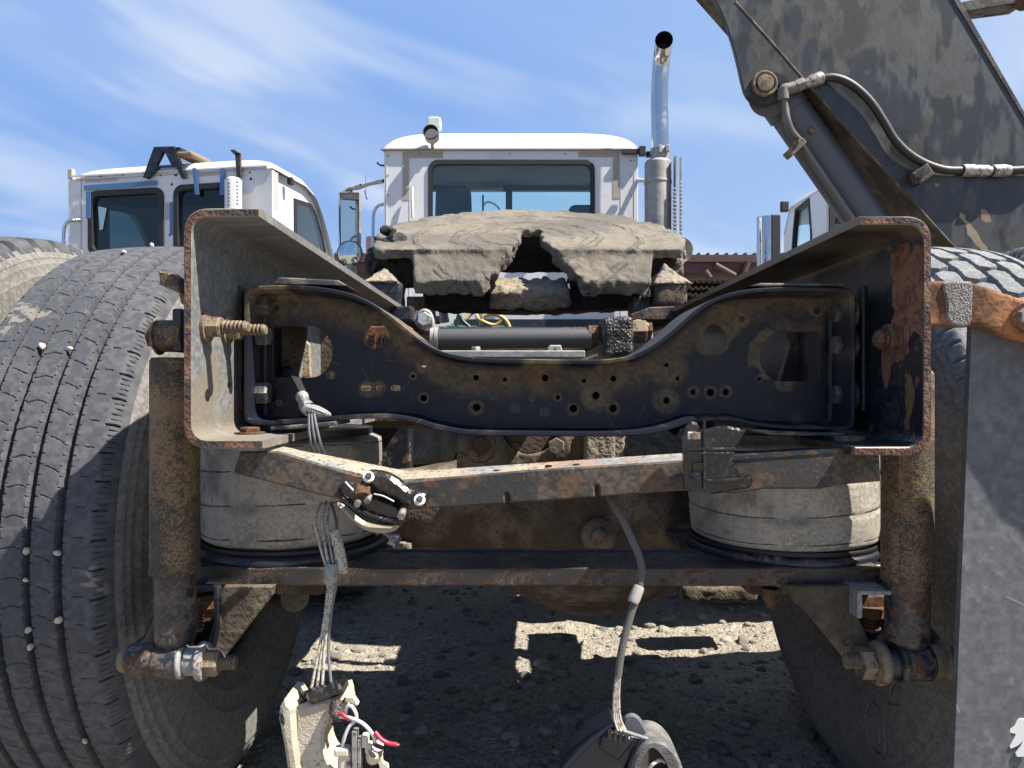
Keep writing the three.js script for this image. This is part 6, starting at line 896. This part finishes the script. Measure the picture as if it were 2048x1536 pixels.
// ------------------------------------------------------------------ grey hydraulic boom at the upper right
{
  const d = 3.0, b = group('hydraulic_boom'); tag(b, 'weathered grey steel boom with hydraulic cylinder and hose rising at upper right', 'boom');
  const X0 = 1380, X1 = 2240, Y0 = -120, Y1 = 700;
  const flakes = [[[1917, 425], [1926, 432], [1930, 446], [1940, 452], [1950, 460], [1962, 480], [1972, 492], [1980, 508], [1990, 516], [1978, 516], [1962, 498], [1946, 480], [1930, 466], [1926, 450], [1916, 438]], [[1964, 418], [1972, 416], [1980, 426], [1984, 440], [1974, 442], [1966, 434]], [[1868, 368], [1876, 366], [1878, 374], [1870, 374]]];
  const inPoly = (p, x, y) => { let c = false; for (let i = 0, j = p.length - 1; i < p.length; j = i++) if ((p[i][1] > y) !== (p[j][1] > y) && x < (p[j][0] - p[i][0]) * (y - p[i][1]) / (p[j][1] - p[i][1]) + p[i][0]) c = !c; return c; };
  const stains = [[1660, 70, 40, 22, 1], [1700, 50, 34, 26, 0.9], [1735, 115, 24, 14, 0.9], [1690, 130, 14, 12, 1], [1870, 90, 40, 60, 0.6], [1900, 240, 40, 80, 0.5], [2000, 470, 14, 10, 1.2], [1560, 40, 20, 20, 0.7], [1840, 60, 60, 50, 0.5], [1760, 30, 50, 30, 0.5]];
  M.boom = surface((u, v) => {
    const x = lerp(X0, X1, u), y = lerp(Y1, Y0, v), a = fbm(u, v, 5, 6, 701), n = fbm(u, v, 150, 2, 703), s = fbm(u, v, 22, 4, 705), st = fbm(u, v * 0.35, 40, 3, 707);
    let c = mix3([0.022, 0.026, 0.033], [0.05, 0.056, 0.066], ss(0.3, 0.7, a * 0.5 + st * 0.5)); let r = 0.36 + 0.4 * ss(0.4, 0.6, st * 0.5 + a * 0.5);
    let k = 0; for (const q of stains) k = Math.max(k, q[4] * ss(1.25, 0.5, Math.hypot((x - q[0]) / q[2], (y - q[1]) / q[3]) + (s - 0.5) * 3.2 + (a - 0.5) * 1.6)); c = mix3(c, [0.028, 0.023, 0.02], 0.75 * clamp(k));
    c = mix3(c, [0.055, 0.046, 0.037], 0.4 * ss(0.55, 0.66, a * 0.6 + s * 0.4)); c = mix3(c, [0.014, 0.013, 0.013], 0.8 * ss(0.53, 0.60, fbm(u, v, 8, 5, 711) * 0.7 + st * 0.3)); c = mix3(c, [0.085, 0.09, 0.098], 0.5 * ss(0.62, 0.7, fbm(u, v, 13, 5, 713) * 0.6 + st * 0.4)); 
    const ox = (s - 0.5) * 16, oy = (fbm(u, v, 22, 3, 709) - 0.5) * 16; for (const f of flakes) { if (inPoly(f, x + ox, y + oy)) { c = mix3([0.34, 0.27, 0.19], [0.22, 0.15, 0.09], s); r = 0.9; } }
    return { c, r, h: 0.5 + 0.2 * n };
  }, { size: 1024, metres: 0, bump: 0.0008, wrap: false });
  const planar = (g) => { g = clean(g); const p = g.attributes.position, uv = g.attributes.uv, k = F / d; for (let i = 0; i < p.count; i++) uv.setXY(i, (p.getX(i) * k + CX - X0) / (X1 - X0), 1 - ((EYE - p.getY(i)) * k + CY - Y0) / (Y1 - Y0)); return g; };
  mesh('boom_plate', planar(extrudePx([[1360, -120], [1470, 2], [1540, 80], [1613, 165], [1700, 264], [1830, 408], [1922, 508], [1975, 566], [2070, 690], [2230, 690], [2230, 548], [2130, 374], [2048, 232], [1980, 118], [1912, 8], [1840, -120]], d, 0.012, [], 0.003)), M.boom, b, true);
  mesh('boom_underside', extrudePx([[1361, -116], [1469, 6], [1612, 168], [1829, 411], [1972, 568], [2068, 692], [2082, 688], [1985, 560], [1840, 400], [1625, 158], [1480, -5], [1380, -122]], d + 0.012, 0.21, [], 0), M.darkMud, b);
  mesh('boom_plate', extrudePx([[1360, -120], [1613, 165], [1922, 508], [1975, 566], [2070, 690], [2230, 690], [2230, 548], [2130, 374], [2048, 232], [1912, 8], [1840, -120]], d + 0.222, 0.012, [], 0.002), M.boom.clone(), b).material = M.darkMud;
  mesh('boom_top', extrudePx([[1836, -124], [1906, -2], [2044, 230], [2126, 372], [2226, 548], [2236, 544], [2136, 368], [2052, 228], [1916, -8], [1846, -128]], d - 0.004, 0.24, [], 0.002), M.navyRust, b);
  mesh('edge_weld', tube([[1470, 4, d], [1540, 82, d], [1613, 166, d], [1700, 265, d], [1830, 409, d], [1972, 565, d]], 0.006, 80, 8), M.darkMud, b);
  // ears either side of the cylinder head
  const ear = (dd, dx) => extrudePx(spline([[1350, -120], [1392, -40], [1430, 0], [1448, 36], [1462, 78], [1474, 122], [1484, 166], [1492, 190], [1508, 206], [1532, 211], [1556, 202], [1590, 190], [1614, 168]], 3).concat([[1560, 104], [1500, 36], [1470, 2], [1400, -120]]).map(([x, y]) => [x + dx, y]), dd, 0.025, [], 0.004);
  mesh('ear_plate', planar(ear(d - 0.004, 0)), M.boom, b, true); mesh('ear_plate', ear(d + 0.235, 2), M.grease, b);
  const pc = P(1528, 169, d - 0.004), z1 = V3(0, 0, 1); mesh('pin', [lathe(pc, pc.clone().addScaledVector(z1, 0.03), [[0, 0.052], [0.012, 0.052], [0.016, 0.049], [0.016, 0.04], [0.008, 0.038], [0.008, 0]], 40), lathe(pc, pc.clone().addScaledVector(z1, 0.03), [[0, 0.034], [0.018, 0.034], [0.022, 0.031], [0.022, 0]], 32)], M.dullMetal.clone(), b).material = M.boltRust; b.children.at(-1).material = M.bolt;
  // cylinder
  const dc = d + 0.115, c0 = P(1548, 178, dc), c1 = P(1800, 540, dc); mesh('cylinder', [cyl(c0, c1, 0.082, 0.082, 40), cyl(P(1560, 196, dc), P(1580, 224, dc), 0.09, 0.09, 40), cyl(P(1540, 190, d + 0.02), P(1540, 190, d + 0.21), 0.085, 0.085, 36)], plain([0.085, 0.088, 0.10], 0.42), b);
  mesh('steel_pipe', tube([[1568, 192, d - 0.01], [1570, 215, d - 0.01], [1574, 240, d - 0.012], [1582, 262, d], [1598, 282, d + 0.02], [1640, 344, d + 0.03], [1712, 450, d + 0.03], [1770, 535, d + 0.03]], 0.0155, 80, 12), plain([0.12, 0.115, 0.11], 0.5, { metalness: 0.4 }), b);
  mesh('elbow', [cyl(P(1566, 200, d - 0.01), P(1566, 178, d - 0.01), 0.024), tube([[1566, 186, d - 0.01], [1568, 180, d - 0.01], [1580, 177, d - 0.01], [1596, 172, d - 0.01]], 0.023, 20, 14), hex(P(1592, 174, d - 0.012), P(1610, 166, d - 0.012).sub(P(1592, 174, d - 0.012)).normalize(), 0.026, 0.034)], M.dullMetal.clone(), b); b.children.at(-1).material = plain([0.17, 0.155, 0.135], 0.65);
  mesh('hose_fitting', lathe(P(1608, 169, d - 0.015), P(1643, 155, d - 0.015), [[0, 0.016], [0.004, 0.02], [0.025, 0.02], [0.03, 0.0255], [0.075, 0.0255], [0.08, 0.02]], 20), M.zinc, b);
  mesh('hose_fitting', lathe(P(1924, 341, d - 0.02), P(1980, 342, d - 0.02), [[0, 0.022], [0.005, 0.0245], [0.045, 0.0245], [0.05, 0.02], [0.056, 0.023], [0.1, 0.023], [0.105, 0.018], [0.115, 0.018]], 20), M.zinc, b);
  mesh('hose_fitting', lathe(P(1984, 342, d - 0.02), P(2020, 341, d - 0.02), [[0, 0.018], [0.004, 0.0245], [0.05, 0.0245], [0.07, 0.02]], 20), M.zinc, b);
  mesh('hose', tube([[1640, 157, d - 0.015], [1666, 155, d - 0.02], [1694, 164, d - 0.024], [1722, 184, d - 0.025], [1746, 210, d - 0.025], [1768, 244, d - 0.025], [1790, 280, d - 0.025], [1818, 308, d - 0.024], [1852, 328, d - 0.022], [1890, 340, d - 0.02], [1926, 341, d - 0.02]], 0.0165, 90, 14), plain([0.02, 0.019, 0.02], 0.55), b);
  mesh('hose', tube([[2018, 341, d - 0.02], [2040, 340, d - 0.02], [2080, 336, d - 0.02], [2120, 326, d]], 0.0165, 20, 14), plain([0.02, 0.019, 0.02], 0.55), b);
  const dir = P(1600, 264, d).sub(P(1570, 288, d)).normalize();
  mesh('pipe_clamp', [between(box(0.03, 0.085, 0.055, 0, 0.0425, 0, 0.004), P(1574, 312, d + 0.01), P(1612, 276, d + 0.01)), between(box(0.022, 0.03, 0.03, 0, 0.015, 0, 0.003), P(1618, 266, d + 0.03), P(1636, 252, d + 0.03)), cyl(P(1592, 286, d - 0.02), P(1592, 286, d - 0.035), 0.011)], M.boltRust, b); b.children.at(-1).material = M.bolt;
  const lg = P(1832, 356, d); mesh('lug', between(box(0.055, 0.075, 0.05, 0, 0.01, 0, 0.006), lg.clone().add(V3(0, 0, 0.018)), lg.clone().add(V3(0.07, 0.05, 0.018))), M.navyRust, b); mesh('lug_bolt', cyl(P(1842, 352, d - 0.04), P(1842, 352, d - 0.052), 0.009), M.bolt, b);
  mesh('upper_link', extrudePx([[1905, 8], [1990, -12], [2070, -40], [2070, -8], [2048, 6], [1985, 14], [1925, 24]], d + 0.1, 0.1, [], 0.004), M.boltRust, b); b.children.at(-1).material = M.navyRust; mesh('link_pin', cyl(P(2046, 6, d + 0.2), P(2046, 6, d + 0.05), 0.03), M.boltRust, b);
  // the machine it is mounted on, low behind the tyres
  mesh('pedestal', [box(0.6, 1.02, 0.6, Xat(2150, d + 0.1), 0.51, -d - 0.12, 0.03), box(1.1, 0.14, 1.3, Xat(2150, d + 0.1) + 0.1, 0.07, -d - 0.12, 0.02)], M.navyRust, b);
}

// ------------------------------------------------------------------ maroon shed far behind
{
  const d = 24, s = group('shed'); tag(s, 'maroon roofed open shed with corrugated sheets, far behind the trucks', 'shed');
  const maroon = plain([0.07, 0.03, 0.03], 0.7), dark = plain([0.05, 0.024, 0.022], 0.8), tin = plain([0.17, 0.14, 0.12], 0.8);
  const xl = Xat(560, d), xr = Xat(1640, d), yt = Yat(510, d), yb = Yat(545, d), cx = (xl + xr) / 2, w = xr - xl;
  mesh('fascia', [box(w, yt - Yat(524, d), 0.12, cx, (yt + Yat(524, d)) / 2, -d), box(w, Yat(526, d) - yb, 0.06, cx, (Yat(526, d) + yb) / 2, -d - 0.05)], maroon, s);
  const ribs = []; for (let x = xl; x < xr; x += 0.30) ribs.push(box(0.07, 0.09, 6, x, yt + 0.03, -d - 2.95, 0.02)); mesh('roof_rib', ribs, maroon, s).userData.kind = 'stuff'; mesh('roof', box(w, 0.05, 6.0, cx, yt - 0.03, -d - 3.0), maroon, s);
  mesh('back_wall', box(w, yb, 0.1, cx, yb / 2, -d - 5.8), dark, s);
  for (const x of [xl + 0.2, Xat(1050, d), Xat(1484, d), xr - 0.2]) mesh('post', box(0.32, yb, 0.32, x, yb / 2, -d - 0.3), maroon, s);
  for (const [a, b2] of [[[1484, 556], [1496, 524]], [[1470, 552], [1430, 530]], [[1420, 556], [1410, 542]]]) mesh('brace', cyl(P(...a, d - 0.1), P(...b2, d - 0.1), 0.1, 0.1, 10), maroon, s);
  for (const [y, k] of [[552, 0], [566, 1], [580, 2], [594, 3]]) { const pts = []; for (let i = 0; i <= 60; i++) pts.push([Xat(1345, d) + i * 0.045, Yat(y, d) + 0.05 * Math.sin(i * 1.5)]); const sh = new THREE.Shape([...pts.map(([a, b]) => new THREE.Vector2(a, b)), ...pts.slice().reverse().map(([a, b]) => new THREE.Vector2(a, b - 0.05))]); const g = new THREE.ExtrudeGeometry(sh, { depth: 2.4, bevelEnabled: false }); g.translate(0, 0, -d - 3.4); mesh('corrugated_sheet', g, tin, s); }
}
{ const o = mesh('air_cleaner', lathe(V3(-1.35, 0.9, -7.6), V3(-1.35, 1.62, -7.6), [[0, 0.17], [0.68, 0.17], [0.71, 0.14], [0.72, 0]], 30), M.navy, truck); o.userData.label = 'dark cylinder beside the bonnet'; }

// ------------------------------------------------------------------ every thing stands at its own base
scene.updateMatrixWorld(true);
for (const o of scene.children) if (o.isGroup && o.position.lengthSq() === 0) {
  const bb = new THREE.Box3().setFromObject(o), c = V3((bb.min.x + bb.max.x) / 2, bb.min.y, (bb.min.z + bb.max.z) / 2); o.position.copy(c); for (const k of o.children) k.position.sub(c);
}
scene.traverse((o) => { if (o.isMesh) o.castShadow = o.receiveShadow = true; });
camera.updateProjectionMatrix();
renderer.render(scene, camera);
